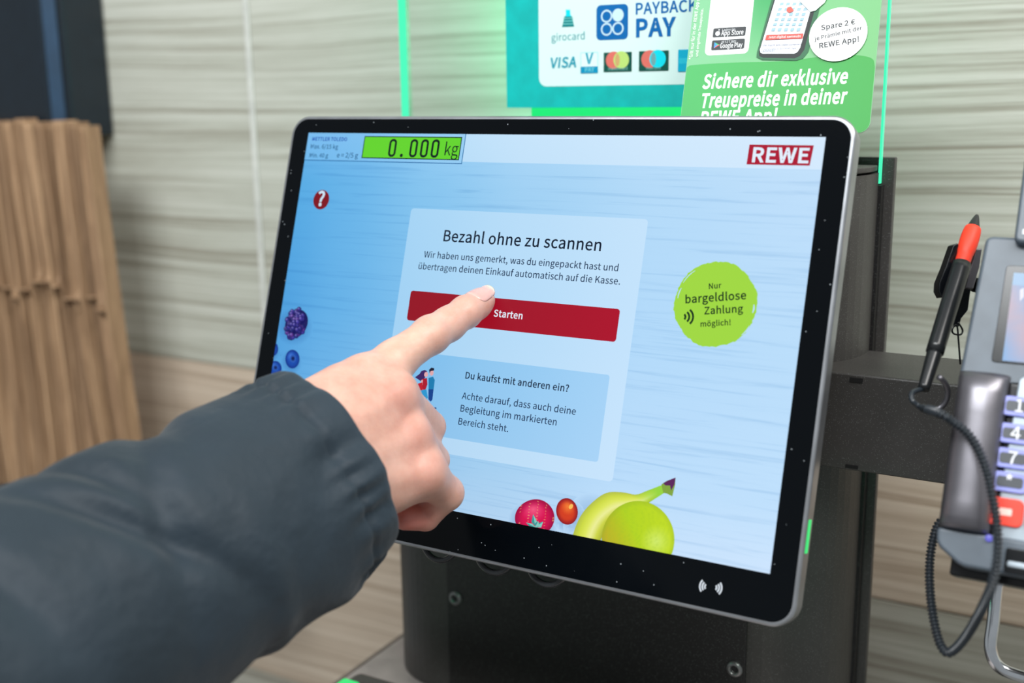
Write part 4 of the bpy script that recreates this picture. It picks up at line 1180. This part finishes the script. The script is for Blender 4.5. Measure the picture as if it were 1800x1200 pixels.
def tz(px, py, h):
    x, y = T(px, py, h); return tf.o + tf.ex * x + tf.ey * y + tf.n * h
cord = [at(1625, 682, 0.5615), at(1604, 690, 0.556), at(1604, 704, 0.553), at(1620, 716, 0.550), tz(1646, 724, 0.018), tz(1672, 739, 0.018), tz(1703, 764, 0.018), tz(1724, 800, 0.018), tz(1740, 850, 0.017),
        tz(1750, 905, 0.017), tz(1754, 960, 0.017), tz(1747, 1015, 0.013), tz(1728, 1065, 0.004), tz(1702, 1112, -0.012), tz(1678, 1141, -0.022), tz(1662, 1145, -0.026), tz(1648, 1118, -0.030), tz(1637, 1060, -0.036),
        tz(1634, 1000, -0.042), tz(1640, 950, -0.046), tz(1655, 915, -0.050), tz(1690, 905, -0.052)]
cp = catmull(cord, 60)
Lc = [0.0]
for i in range(1, len(cp)): Lc.append(Lc[-1] + np.linalg.norm(cp[i] - cp[i - 1]))
TL = Lc[-1]
cp = resamp(cp, 1500)
def cord_r(t):
    s_ = t * TL
    if s_ < 0.024: return 0.0013
    if s_ < 0.034: return 0.0021
    return 0.0019 + 0.0005 * math.sin(2 * math.pi * s_ / 0.0019)
cd = ab(tube('cord', cp, cord_r, plain('ribbed_black_cord', (40, 46, 52), 0.3), None, 10), pen)
tag(cd, 'ribbed black cord looping below the card terminal')
ringc = [at(1640 + 26 * math.cos(t), 690 + 30 * math.sin(t), 0.558 + 0.004 * math.sin(t)) for t in np.linspace(-1.2, 2.0, 16)]
rg = ab(tube('cord_loop', ringc, 0.0014, M['term_dark'], None, 10), pen)

# ================================================================ LEFT: DISPENSER AND PAPER BAGS
M['navy'] = plain('dark_blue_plastic', (20, 32, 42), 0.34)
M['navy_highlight'] = plain('blue_edge_highlight', (36, 64, 90), 0.45)  # highlight along the dispenser's chamfered edge, painted as a lighter blue
DXR = -0.668
dsp = empty('wall_dispenser', (DXR - 0.14, WALL_Y, 1.40))
tag(dsp, 'dark blue wall dispenser box above the brown paper bags', 'dispenser')
bpy.context.view_layer.update()
YF = 0.262
pro = [(DXR, WALL_Y - 0.0005), (DXR, YF + 0.010), (DXR - 0.006, YF + 0.002), (DXR - 0.013, YF), (DXR - 0.30, YF), (DXR - 0.30, WALL_Y - 0.0005)]
ab(prism('dispenser_body', pro, 1.387, 1.75, M['navy'], None, 0.004, 3), dsp)
ab(box('front_cover', (DXR - 0.295, YF - 0.012, 1.392), (DXR - 0.014, YF - 0.0004, 1.745), M['navy'], None, 0.005, 3), dsp)
ab(prism('chamfer_highlight', [(DXR - 0.0138, YF - 0.010), (DXR - 0.0025, YF - 0.001), (DXR - 0.006, YF + 0.0015), (DXR - 0.0138, YF - 0.0005)], 1.393, 1.745, M['navy_highlight'], None, 0.001, 2), dsp)  # strip carrying the painted highlight of the chamfer

def kraft():
    n = NT('brown_kraft_paper')
    v = n.coords()
    q = n.node('ShaderNodeMapping'); q.inputs['Scale'].default_value = (60, 60, 5); n.link(v, q.inputs['Vector'])
    f = n.noise(q.outputs['Vector'], 2.2, 4, 0.6, 0.4)
    oi = n.node('ShaderNodeObjectInfo')
    f2 = n.math('ADD', n.math('MULTIPLY', f, 0.7), n.math('MULTIPLY', oi.outputs['Random'], 0.3))
    n.link(n.ramp(f2, [(0.25, (122, 96, 72)), (0.5, (158, 127, 97)), (0.75, (200, 166, 130))]), n.b.inputs['Base Color'])
    n.b.inputs['Roughness'].default_value = 0.75
    n.bump(f, 0.5, 0.002)
    return n.m
M['kraft'] = kraft()
M['bag_paper'] = M['kraft']  # second key for the same kraft paper
ordinal = ['rightmost', 'second', 'third', 'fourth', 'fifth', 'sixth', 'seventh', 'eighth', 'ninth', 'tenth', 'eleventh', 'twelfth', 'thirteenth', 'fourteenth', 'fifteenth']
rg_ = random.Random(12)
BAGY = 0.226
xr_top, xr_bot = float(on_y(147, 216, BAGY)[0]), float(on_y(222, 748, BAGY)[0])
PIT = (xr_top - float(on_y(0, 216, BAGY)[0])) / 8.2
ZT = float(on_y(140, 214, BAGY)[2]); ZB = 1.0
NB = 15
def bag(i):
    """a folded paper bag standing on edge: gusset folded inwards between its two faces"""
    r = random.Random(40 + i)
    th = PIT * 0.93
    levels = list(np.linspace(0, 1, 26))
    V = []; F = []
    ztop = ZT + r.uniform(-0.003, 0.0035) + (-0.004 if i == 0 else 0)
    ph = r.uniform(0, 6); d0 = r.uniform(0.009, 0.015); yo = r.uniform(-0.004, 0.003)
    nP = 10
    gapf = 0.0; foff = r.uniform(-0.03, 0.03)
    for t in levels:
        z = ztop + (ZB - ztop) * t
        lean = (xr_bot - xr_top) * (t ** 1.25) * 1.25 * max(0.12, 1 - i * 0.115)
        X = xr_top - i * PIT + lean
        w = th * (0.88 + 0.10 * math.sin(5 * t + ph)) + (gapf * t)
        crease = math.exp(-((t - 0.42 - foff) / 0.012) ** 2) + 0.7 * math.exp(-((t - 0.66) / 0.012) ** 2)
        bulge = 0.003 * math.sin(3.2 * t + ph) + 0.0025 * crease
        dd = d0 * 1.1 * (1 - 0.7 * crease) * (0.55 + 0.45 * math.sin(2.5 * t + ph) ** 2)
        yf = BAGY + yo - bulge * 0.8 + 0.004 * t
        sh = 0.0004 * math.sin(7 * t + ph)
        sec = [(X, BAGY + 0.019), (X + sh * 0.3, yf + 0.012), (X + sh, yf + 0.0015), (X - 0.0012, yf), (X - w * 0.42, yf + dd), (X - w * 0.58, yf + dd), (X - w + 0.0012, yf + 0.001), (X - w, yf + 0.003), (X - w, yf + 0.012), (X - w, BAGY + 0.019)]
        for x, y in sec: V.append((x, y, z))
    for j in range(len(levels) - 1):
        for k in range(nP):
            k2 = (k + 1) % nP
            F.append((j * nP + k, j * nP + k2, (j + 1) * nP + k2, (j + 1) * nP + k))
    F.append(tuple(range(nP))[::-1]); F.append(tuple((len(levels) - 1) * nP + k for k in range(nP)))
    me = bpy.data.meshes.new('paper_bag'); me.from_pydata(V, [], F); me.update()
    cx = xr_top - i * PIT
    root = empty('paper_bag', (cx, BAGY + 0.01, ZB))
    bpy.context.view_layer.update()
    o = ab(link('bag_body', me, M['kraft']), root)
    # the flat bottom folded up against one face
    r2 = [(-0.0004, 0), (0.0006, 0)]
    zf = ztop + (ZB - ztop) * (0.42 + foff)
    leanf = (xr_bot - xr_top) * (0.42 ** 1.25) * 1.25 * max(0.12, 1 - i * 0.115)
    Xf = xr_top - i * PIT + leanf
    ab(box('bottom_fold', (Xf - th * 0.9, BAGY + yo - 0.0030, zf - 0.0035), (Xf - 0.0012, BAGY + yo + 0.004, zf - 0.0015), M['kraft'], None, 0.0006, 1), root)
    nm = ordinal[i]
    lab = ('rightmost brown kraft paper bag of the upright stack under the blue dispenser' if i == 0 else
           f'{nm} brown kraft paper bag from the right in the upright stack')
    tag(root, lab, 'paper bag', 'brown paper bags standing in a stack')
for i in range(NB): bag(i)
rk = empty('bag_rack', (-0.6, 0.22, 0.98)); tag(rk, 'wall shelf that carries the upright stack of paper bags', 'shelf')
bpy.context.view_layer.update()
ab(box('shelf_board', (-0.86, 0.20, 0.985), (-0.44, WALL_Y - 0.0005, 0.9995), M['powder'], None, 0.001), rk)
ab(box('shelf_bracket', (-0.66, 0.14, 0.90), (-0.64, WALL_Y - 0.0005, 0.985), M['powder'], None, 0.001), rk)

# ================================================================ SCANNER LID AT THE BOTTOM
sn = empty('scanner_housing', (0, -0.05, 1.0))
tag(sn, 'dark rounded scanner lid with green status light at the bottom edge of the picture', 'scanner')
bpy.context.view_layer.update()
ab(box('housing', (-0.155, -0.10, 1.0005), (0.10, 0.046, 1.0265), M['powder'], None, 0.008, 4), sn)
q = at(622, 1192, 0.70)
ab(box('status_light', (-0.1540, 0.0170, 1.0190), (-0.1400, 0.0290, 1.0275), M['green_led'], None, 0.0015, 2), sn)

# ================================================================ PERSON: hand and sleeve
def cone(P, a, b, ra, rb):
    ba = b - a; L2 = float(ba @ ba)
    t = np.clip(((P - a) @ ba) / L2, 0, 1)
    d = np.linalg.norm(P - a - t[..., None] * ba, axis=-1)
    return d - (ra + (rb - ra) * t)

def smin(a, b, k):
    h = np.clip(0.5 + 0.5 * (b - a) / k, 0, 1)
    return b + (a - b) * h - k * h * (1 - h)

K = {}
def J(n, px, py, z): K[n] = at(px, py, z)
# index finger, stretched to the screen
J('m1', 641, 669, 0.590); J('p1', 757, 589, 0.617); J('d1', 819, 548, 0.633); J('t1', 851, 528, 0.6445)
J('m2', 692, 694, 0.586); J('p2', 754, 750, 0.620); J('e2', 716, 800, 0.640); J('f2', 668, 800, 0.628)
J('m3', 716, 766, 0.586); J('p3', 761, 808, 0.616); J('e3', 728, 868, 0.634); J('f3', 684, 850, 0.622)
J('m4', 741, 828, 0.586); J('p4', 784, 866, 0.606); J('e4', 748, 908, 0.611); J('f4', 712, 909, 0.602)
J('w1', 455, 800, 0.545); J('w2', 470, 835, 0.535); J('w3', 490, 880, 0.535); J('w4', 515, 915, 0.545)
J('el', 150, 1080, 0.455)
J('c1', 520, 790, 0.575); J('c2', 596, 706, 0.592); J('c3', 640, 740, 0.622); J('c4', 672, 775, 0.638)
# bring the fingertip to rest on the glass
_n = mon_frame.n; _gap = float((K['t1'] - mon_frame.o) @ _n)
TIP_R = 0.0071
K['t1'] = K['t1'] - _n * (_gap - TIP_R - 0.0004)
print('tip gap was', _gap, [float((K[k] - mon_frame.o) @ _n) for k in ('p1', 'd1', 'p2', 'e2', 'p3', 'e3', 'p4', 'e4', 'c4')],
      'len', [float(np.linalg.norm(K[a] - K[b])) for a, b in (('m1', 'p1'), ('p1', 'd1'), ('d1', 't1'), ('m2', 'p2'), ('m3', 'p3'), ('m4', 'p4'), ('m1', 'm2'), ('m2', 'm3'), ('m3', 'm4'))])

def lerp(a, b, t): return a + (b - a) * t
FWD = CAM_ROWS[2]; UPI = -CAM_ROWS[1]; RGT = CAM_ROWS[0]
palm_parts = [  # (a, b, ra, rb, k)
    (K['w1'], K['m1'], 0.0200, 0.0128, 0.0),
    (K['w2'], K['m2'], 0.0205, 0.0120, 0.014),
    (K['w3'], K['m3'], 0.0205, 0.0118, 0.014),
    (K['w4'], K['m4'], 0.0190, 0.0115, 0.014),
    # pads on the palm side
    (lerp(K['w2'], K['m2'], 0.2) + FWD * 0.012, lerp(K['w2'], K['m2'], 0.92) + FWD * 0.012, 0.016, 0.012, 0.014),
    (lerp(K['w4'], K['m4'], 0.2) + FWD * 0.012, lerp(K['w4'], K['m4'], 0.85) + FWD * 0.011, 0.016, 0.0115, 0.014),
    # muscle between thumb and index
    (lerp(K['w1'], K['m1'], 0.35), lerp(K['w1'], K['m1'], 0.78) + UPI * 0.001, 0.0165, 0.0135, 0.010),
]
knuckles = [  # bony bumps on the back of the hand
    (K['m2'] + UPI * 0.0000 + RGT * 0.0010 - FWD * 0.0035, 0.0098), (K['m3'] + RGT * 0.0014 - FWD * 0.0038, 0.0092), (K['m4'] + RGT * 0.0012 - FWD * 0.0036, 0.0086),
    (K['m1'] + UPI * 0.001 - FWD * 0.0022, 0.0108)]
tendons = [(lerp(K['w2'], K['m1'], 0.30) - FWD * 0.0150, K['m1'] - FWD * 0.0112, 0.0022), (lerp(K['w2'], K['m2'], 0.30) - FWD * 0.0150, K['m2'] - FWD * 0.0112, 0.0024),
           (lerp(K['w3'], K['m3'], 0.30) - FWD * 0.0150, K['m3'] - FWD * 0.0106, 0.0022), (lerp(K['w3'], K['m4'], 0.35) - FWD * 0.0145, K['m4'] - FWD * 0.0100, 0.0020)]
fing = [  # (a, b, ra, rb, k to the body)
    (K['m1'], K['p1'], 0.0116, 0.0098, 0.006), (K['p1'], K['d1'], 0.0098, 0.0086, 0.0022), (K['d1'], K['t1'], 0.0086, 0.0071, 0.0022),
    (K['m2'], K['p2'], 0.0112, 0.0092, 0.0035), (K['p2'], K['e2'], 0.0092, 0.0084, 0.001), (K['e2'], K['f2'], 0.0082, 0.0074, 0.001),
    (K['m3'], K['p3'], 0.0114, 0.0092, 0.0060), (K['p3'], K['e3'], 0.0088, 0.0080, 0.001), (K['e3'], K['f3'], 0.0080, 0.0072, 0.001),
    (K['m4'], K['p4'], 0.0118, 0.0090, 0.0070), (K['p4'], K['e4'], 0.0086, 0.0076, 0.0012), (K['e4'], K['f4'], 0.0076, 0.0068, 0.0010),
    (K['c1'], K['c2'], 0.0170, 0.0125, 0.010), (K['c2'], K['c3'], 0.0120, 0.0100, 0.004), (K['c3'], K['c4'], 0.0100, 0.0078, 0.002)]

ax1 = K['p1'] - K['m1']; ax1 /= np.linalg.norm(ax1)
def dorsal(axis):
    v = -FWD * 1.0 + UPI * 0.62 - RGT * 0.34
    v = v - axis * (v @ axis); return v / np.linalg.norm(v)

def hand_field(P, near=None):
    """signed distance of the hand at points P (..., 3)"""
    d = None
    for a, b, ra, rb, k in palm_parts:
        q = cone(P, a, b, ra, rb); d = q if d is None else smin(d, q, k)
    for a, b, r in tendons: d = smin(d, cone(P, a, b, r, r), 0.007)
    d = smin(d, cone(P, K['w2'] * 0.5 + K['w3'] * 0.5, K['el'], 0.029, 0.040), 0.015)
    for i, (a, b, ra, rb, k) in enumerate(fing):
        q = cone(P, a, b, ra, rb); d = smin(d, q, k)
    for c, r in knuckles: d = smin(d, np.linalg.norm(P - c, axis=-1) - r, 0.006)
    # extra joint swellings and finger pads
    for c, r, k in ((K['p1'] + dorsal(ax1) * 0.0006, 0.0100, 0.004), (K['d1'], 0.0088, 0.003), (K['p4'], 0.0088, 0.004),
                    (lerp(K['d1'], K['t1'], 0.65) - dorsal(ax1) * 0.0012, 0.0076, 0.004), (lerp(K['p1'], K['d1'], 0.5) - dorsal(ax1) * 0.001, 0.0090, 0.004),
                    (lerp(K['m1'], K['p1'], 0.45) - dorsal(ax1) * 0.001, 0.0110, 0.004)):
        d = smin(d, np.linalg.norm(P - c, axis=-1) - r, k)
    # skin folds over the joints
    for c, axis, n_, sp, dep, rad, wid in ((K['p1'], K['d1'] - K['m1'], 4, 0.0021, 0.00038, 0.0098, 0.0065), (K['d1'], K['t1'] - K['p1'], 3, 0.0017, 0.00028, 0.0086, 0.0060)):
        axis = axis / np.linalg.norm(axis); do = dorsal(axis)
        rel = P - (c + do * rad)
        s_ = rel @ axis; side = rel @ np.cross(axis, do)
        m_ = np.exp(-(np.linalg.norm(rel, axis=-1) / wid) ** 2)
        s_ = s_ + 30 * side ** 2 * np.sign(s_ + 1e-9) * 0.6
        d = d + dep * m_ * (0.5 + 0.5 * np.cos(2 * np.pi * s_ / sp))
    # creases between the folded fingers and under the little finger
    return d

def surface_nets(F, o, h):
    """smooth surface of the zero level of grid F"""
    nx, ny, nz = F.shape
    s = F < 0
    c = np.zeros((nx - 1, ny - 1, nz - 1), np.int16)
    sl = lambda i, n: slice(i, n - 1 + i)
    for i in (0, 1):
        for j in (0, 1):
            for k in (0, 1): c += s[sl(i, nx), sl(j, ny), sl(k, nz)]
    idx = np.argwhere((c > 0) & (c < 8))
    vid = -np.ones(c.shape, np.int64); vid[tuple(idx.T)] = np.arange(len(idx))
    acc = np.zeros((len(idx), 3)); cnt = np.zeros(len(idx))
    cor = [(i, j, k) for i in (0, 1) for j in (0, 1) for k in (0, 1)]
    for a_ in cor:
        for ax_ in range(3):
            if a_[ax_]: continue
            b_ = list(a_); b_[ax_] = 1
            fa = F[tuple((idx + a_).T)]; fb = F[tuple((idx + b_).T)]
            m_ = (fa < 0) != (fb < 0)
            t = np.where(m_, fa / np.where(m_, fa - fb, 1), 0)
            p = np.repeat(np.array([a_], float), len(idx), 0); p[:, ax_] = t
            acc += p * m_[:, None]; cnt += m_
    V = (idx + acc / cnt[:, None]) * h + o
    Q = []
    for ax_ in range(3):
        n = list(F.shape); n[ax_] -= 1
        a_ = [slice(0, n[0]), slice(0, n[1]), slice(0, n[2])]
        b_ = list(a_); b_[ax_] = slice(1, n[ax_] + 1)
        e = np.argwhere(s[tuple(a_)] != s[tuple(b_)])
        u, v = (ax_ + 1) % 3, (ax_ + 2) % 3
        e = e[(e[:, u] > 0) & (e[:, v] > 0) & (e[:, u] < F.shape[u] - 1) & (e[:, v] < F.shape[v] - 1)]
        flip = ~s[tuple(e.T)]
        def g(du, dv):
            q = e.copy(); q[:, u] -= du; q[:, v] -= dv; return vid[tuple(q.T)]
        q = np.stack([g(0, 0), g(1, 0), g(1, 1), g(0, 1)], 1)
        q[flip] = q[flip][:, ::-1]
        Q.append(q)
    return V, np.concatenate(Q)

pts_all = np.array([K[k] for k in K if k not in ('el',)])
lo = pts_all.min(0) - 0.024; hi = pts_all.max(0) + 0.024
HSTEP = 0.00075
nn = np.ceil((hi - lo) / HSTEP).astype(int)
# coarse pass finds where the skin is, fine pass only there
CS = 8
gx = [lo[i] + HSTEP * CS * np.arange(nn[i] // CS + 2) for i in range(3)]
PC = np.stack(np.meshgrid(*gx, indexing='ij'), -1)
FC = hand_field(PC)
shape = tuple((np.array(FC.shape) - 1) * CS + 1)
F = np.full(shape, 1.0, np.float32)
need = np.abs(FC) < HSTEP * CS * 2.2
F[...] = np.repeat(np.repeat(np.repeat(np.sign(FC), CS, 0), CS, 1), CS, 2)[:shape[0], :shape[1], :shape[2]]
blocks = np.argwhere(need)
sub_ = np.stack(np.meshgrid(*[np.arange(CS)] * 3, indexing='ij'), -1).reshape(-1, 3)
for s0 in range(0, len(blocks), 400):
    bl_ = blocks[s0:s0 + 400]
    gi = (bl_[:, None, :] * CS + sub_[None]).reshape(-1, 3)
    ok = (gi < np.array(shape)).all(1); gi = gi[ok]
    F[tuple(gi.T)] = hand_field(lo + gi * HSTEP)
V, Q = surface_nets(F, lo, HSTEP)
print('hand mesh', len(V), len(Q))

person = empty('person', tuple(K['w2']))
tag(person, 'person in a dark grey jacket pointing an index finger at the touch screen', 'person')
bpy.context.view_layer.update()
def skin_mat():
    n = NT('fair_skin')
    at_ = n.node('ShaderNodeAttribute'); at_.attribute_name = 'Col'
    v = n.coords()
    mott = n.ramp(n.noise(v, 90, 4, 0.6), [(0.3, (238, 226, 222)), (0.7, (255, 255, 255))])
    col = n.mix(1.0, at_.outputs['Color'], mott, 'MULTIPLY')
    n.link(col, n.b.inputs['Base Color'])
    n.b.inputs['Subsurface Weight'].default_value = 0.35
    n.b.inputs['Subsurface Radius'].default_value = (1.0, 0.35, 0.2)
    n.b.inputs['Subsurface Scale'].default_value = 0.004
    n.b.inputs['Roughness'].default_value = 0.42
    n.b.inputs['Specular IOR Level'].default_value = 0.4
    vo = n.node('ShaderNodeTexVoronoi'); vo.inputs['Scale'].default_value = 900; n.link(v, vo.inputs['Vector'])
    h_ = n.math('ADD', n.math('MULTIPLY', vo.outputs['Distance'], 0.5), n.noise(v, 300, 3))
    n.bump(h_, 0.22, 0.0004)
    return n.m
M['skin'] = skin_mat()
me = bpy.data.meshes.new('hand')
me.from_pydata(V.tolist(), [], Q.tolist()); me.update()
base = np.array(lin((218, 174, 157))); red = np.array(lin((210, 136, 124))); paleC = np.array(lin((226, 190, 168)))
colv = np.repeat(base[None], len(V), 0)
def blend(c, r, tgt, amt):
    global colv
    w_ = (np.exp(-(np.linalg.norm(V - c, axis=1) / r) ** 2) * amt)[:, None]
    colv = colv * (1 - w_) + tgt * w_
blend(lerp(K['m1'], K['p1'], 0.55), 0.020, paleC, 0.6)
blend(K['m2'] + RGT * 0.004 - FWD * 0.012, 0.012, red, 0.42)
blend(K['m3'] + RGT * 0.004 - FWD * 0.012, 0.011, red, 0.35)
blend(K['m4'] + RGT * 0.004 - FWD * 0.012, 0.011, red, 0.35)
blend(K['m1'] - FWD * 0.010, 0.011, red, 0.22)
blend(K['t1'] - UPI * 0.004, 0.010, red, 0.45)
blend(K['f4'], 0.013, np.array(lin((204, 98, 90))), 0.85)
blend(lerp(K['e4'], K['f4'], 0.5), 0.010, red, 0.5)
blend(lerp(K['d1'], K['t1'], 0.3) - UPI * 0.006 , 0.008, red, 0.3)
blend(lerp(K['w2'], K['m1'], 0.6), 0.022, red, 0.16)
a_ = me.color_attributes.new('Col', 'FLOAT_COLOR', 'POINT')
a_.data.foreach_set('color', np.concatenate([colv, np.ones((len(V), 1))], 1).ravel())
hand = ab(link('hand', me, M['skin'], None, True), person)
sm = hand.modifiers.new('relax', 'SMOOTH'); sm.factor = 0.5; sm.iterations = 1

# fingernail on the index finger
axn = K['t1'] - K['d1']; axn /= np.linalg.norm(axn); dn = dorsal(axn); sn_ = np.cross(axn, dn)
Vn = []; Fn = []; Cn = []
def skin_radius(c, dirs):
    r_ = np.full(len(dirs), 0.020)
    for _ in range(40):
        r_ -= np.clip(hand_field(c + dirs * r_[:, None]), -0.004, 0.004) * 0.8
    return r_
_ph = np.linspace(-1.1, 1.1, 23)
_dirs = np.cos(_ph)[:, None] * dn + np.sin(_ph)[:, None] * sn_
_rs = {q_: skin_radius(K['t1'] + axn * q_, _dirs) for q_ in (-0.0105, -0.0066, -0.0030, 0.0005, 0.0030)}
print('nail radii', {k_: (float(v_[11]), float(v_[3]), float(v_[19])) for k_, v_ in _rs.items()})
def nail_radius(s_, ph):
    ks = sorted(_rs)
    vals = [float(np.interp(ph, _ph, _rs[k_])) for k_ in ks]
    return float(np.interp(s_, ks, vals))
NS, NA = 16, 16
for i in range(NS + 1):
    t = i / NS; s_ = -0.0100 + 0.0168 * t
    wmax = math.radians(58) * max(0.2, math.sqrt(max(0, 1 - max(0, (0.34 - t) / 0.34) ** 2))) * (1 - max(0, (t - 0.82) / 0.18) ** 2 * 0.42)
    for j in range(NA + 1):
        ph = -wmax + 2 * wmax * j / NA
        rr_ = nail_radius(s_, ph) + 0.00034 - 0.0005 * max(0, 1 - t * 8) - 0.0018 * max(0, t - 0.7) ** 1.2 - 0.0003 * (abs(ph) / wmax) ** 4
        Vn.append(K['t1'] + axn * s_ + rr_ * (math.cos(ph) * dn + math.sin(ph) * sn_))
        tip_ = max(0, (t - 0.86) / 0.1)
        c_ = mixc((214, 160, 150), (224, 178, 168), t); c_ = mixc(c_, (232, 214, 194), min(1, tip_)); c_ = mixc(c_, (228, 196, 188), max(0, 1 - t * 6) * 0.7)
        Cn.append(c_)
for i in range(NS):
    for j in range(NA): q0_ = i * (NA + 1) + j; Fn.append((q0_, q0_ + 1, q0_ + NA + 2, q0_ + NA + 1))
men = bpy.data.meshes.new('fingernail'); men.from_pydata([tuple(v) for v in Vn], [], Fn); men.update()
ca_ = men.color_attributes.new('Col', 'FLOAT_COLOR', 'POINT')
fl_ = []
for c_ in Cn: fl_ += [*lin(c_), 1.0]
ca_.data.foreach_set('color', fl_)
def nail_mat():
    n = NT('fingernail')
    at_ = n.node('ShaderNodeAttribute'); at_.attribute_name = 'Col'
    n.link(at_.outputs['Color'], n.b.inputs['Base Color'])
    n.b.inputs['Roughness'].default_value = 0.22; n.b.inputs['Coat Weight'].default_value = 0.3
    n.b.inputs['Subsurface Weight'].default_value = 0.15; n.b.inputs['Subsurface Scale'].default_value = 0.002
    return n.m
nail = ab(link('fingernail', men, nail_mat(), None, True), hand)
so = nail.modifiers.new('thick', 'SOLIDIFY'); so.thickness = 0.0004; so.offset = -1
if 'Col' not in [c.name for c in men.color_attributes]: pass

# ---- sleeve
path = [at(574, 821, 0.5660), at(541, 842, 0.556), at(438, 908, 0.532), at(290, 990, 0.502), at(70, 1122, 0.462), at(-200, 1284, 0.415), at(-450, 1434, 0.375)]
cen = resamp(catmull(path, 12), 150)
cen = [np.array(c) for c in cen]
SL = [0.0]
for i in range(1, len(cen)): SL.append(SL[-1] + np.linalg.norm(cen[i] - cen[i - 1]))
axs = cen[40] - cen[0]; axs /= np.linalg.norm(axs)
NA_ = 160
rw = random.Random(5)
folds = []
for _ in range(34):
    folds.append((rw.uniform(0.015, 0.34), rw.uniform(0, 2 * math.pi), rw.uniform(0.006, 0.015), rw.uniform(0.3, 1.0), rw.uniform(-0.06, 0.06), rw.choice([-1, -1, 1]) * rw.uniform(0.0024, 0.0056)))
def wrinkle(s_, th):
    w_ = 0.0
    for s0, t0, ws, wt, sl_, am in folds:
        dth = (th - t0 + math.pi) % (2 * math.pi) - math.pi
        if abs(dth) > wt * 2.2: continue
        ds = s_ - s0 - sl_ * dth
        w_ += am * (1 + s_ * 3) * math.exp(-(ds / ws) ** 2 - (dth / wt) ** 2)
    return w_
V = []; F = []
u0 = UPI * 0.857 + RGT * 0.0; 
rows_ = len(cen)
def sleeve_point(i, th, inset=0.0):
    c = cen[i]; s_ = SL[i]
    t = cen[min(i + 1, rows_ - 1)] - cen[max(i - 1, 0)]; t /= np.linalg.norm(t)
    side = np.cross(t, FWD); side /= np.linalg.norm(side)          # across the picture
    dep = np.cross(side, t); dep /= np.linalg.norm(dep)
    g_ = min(s_ / 0.24, 1.5)
    ra = 0.0535 + 0.0165 * g_ ; rb = 0.0390 + 0.022 * g_
    hem = 0.0
    if s_ < 0.004: hem -= 0.0016 * (1 - s_ / 0.004) ** 2
    hem -= 0.0018 * math.exp(-((s_ - 0.0165) / 0.0013) ** 2)
    hem -= 0.0005 * math.exp(-((s_ - 0.0045) / 0.0007) ** 2)
    gath = 0.0014 * math.sin(th * 23 + 2 * math.sin(th * 5)) * math.exp(-((s_ - 0.015) / 0.010) ** 2)
    gath += 0.0012 * math.sin(th * 9 + 1.0) * math.exp(-(s_ / 0.02) ** 2)
    r_ = hem + gath + wrinkle(s_, th) * min(1, 0.25 + s_ / 0.03) - inset
    se = 1.0
    return c + side * math.cos(th) * (ra + r_) * se + dep * math.sin(th) * (rb + r_)
for i in range(rows_):
    for k in range(NA_): V.append(sleeve_point(i, 2 * math.pi * k / NA_))
for i in range(rows_ - 1):
    for k in range(NA_):
        k2 = (k + 1) % NA_
        F.append((i * NA_ + k, i * NA_ + k2, (i + 1) * NA_ + k2, (i + 1) * NA_ + k))
# turned-in edge and lining
nb = len(V)
for m_, (ii, ins) in enumerate(((0, 0.0022), (6, 0.0030), (16, 0.0036), (26, 0.0045))):
    for k in range(NA_): V.append(sleeve_point(ii, 2 * math.pi * k / NA_, ins))
prev = 0
for m_ in range(4):
    cur = nb + m_ * NA_
    for k in range(NA_):
        k2 = (k + 1) % NA_
        F.append((prev + k, cur + k, cur + k2, prev + k2))
    prev = cur
# closed far end, out of the picture
F.append(tuple((rows_ - 1) * NA_ + k for k in range(NA_)))
def cloth_mat():
    n = NT('dark_grey_jacket_cloth')
    v = n.coords()
    f = n.noise(v, 14, 3)
    n.link(n.ramp(f, [(0.3, (25, 38, 47)), (0.7, (33, 47, 58))]), n.b.inputs['Base Color'])
    n.b.inputs['Roughness'].default_value = 0.62
    n.b.inputs['Sheen Weight'].default_value = 0.12
    n.b.inputs['Specular IOR Level'].default_value = 0.35
    f2 = n.noise(v, 55, 3)
    n.bump(f2, 0.5, 0.004)
    return n.m
M['cloth'] = cloth_mat()
slv = ab(mesh('jacket_sleeve', V, F, M['cloth'], None, True), person)
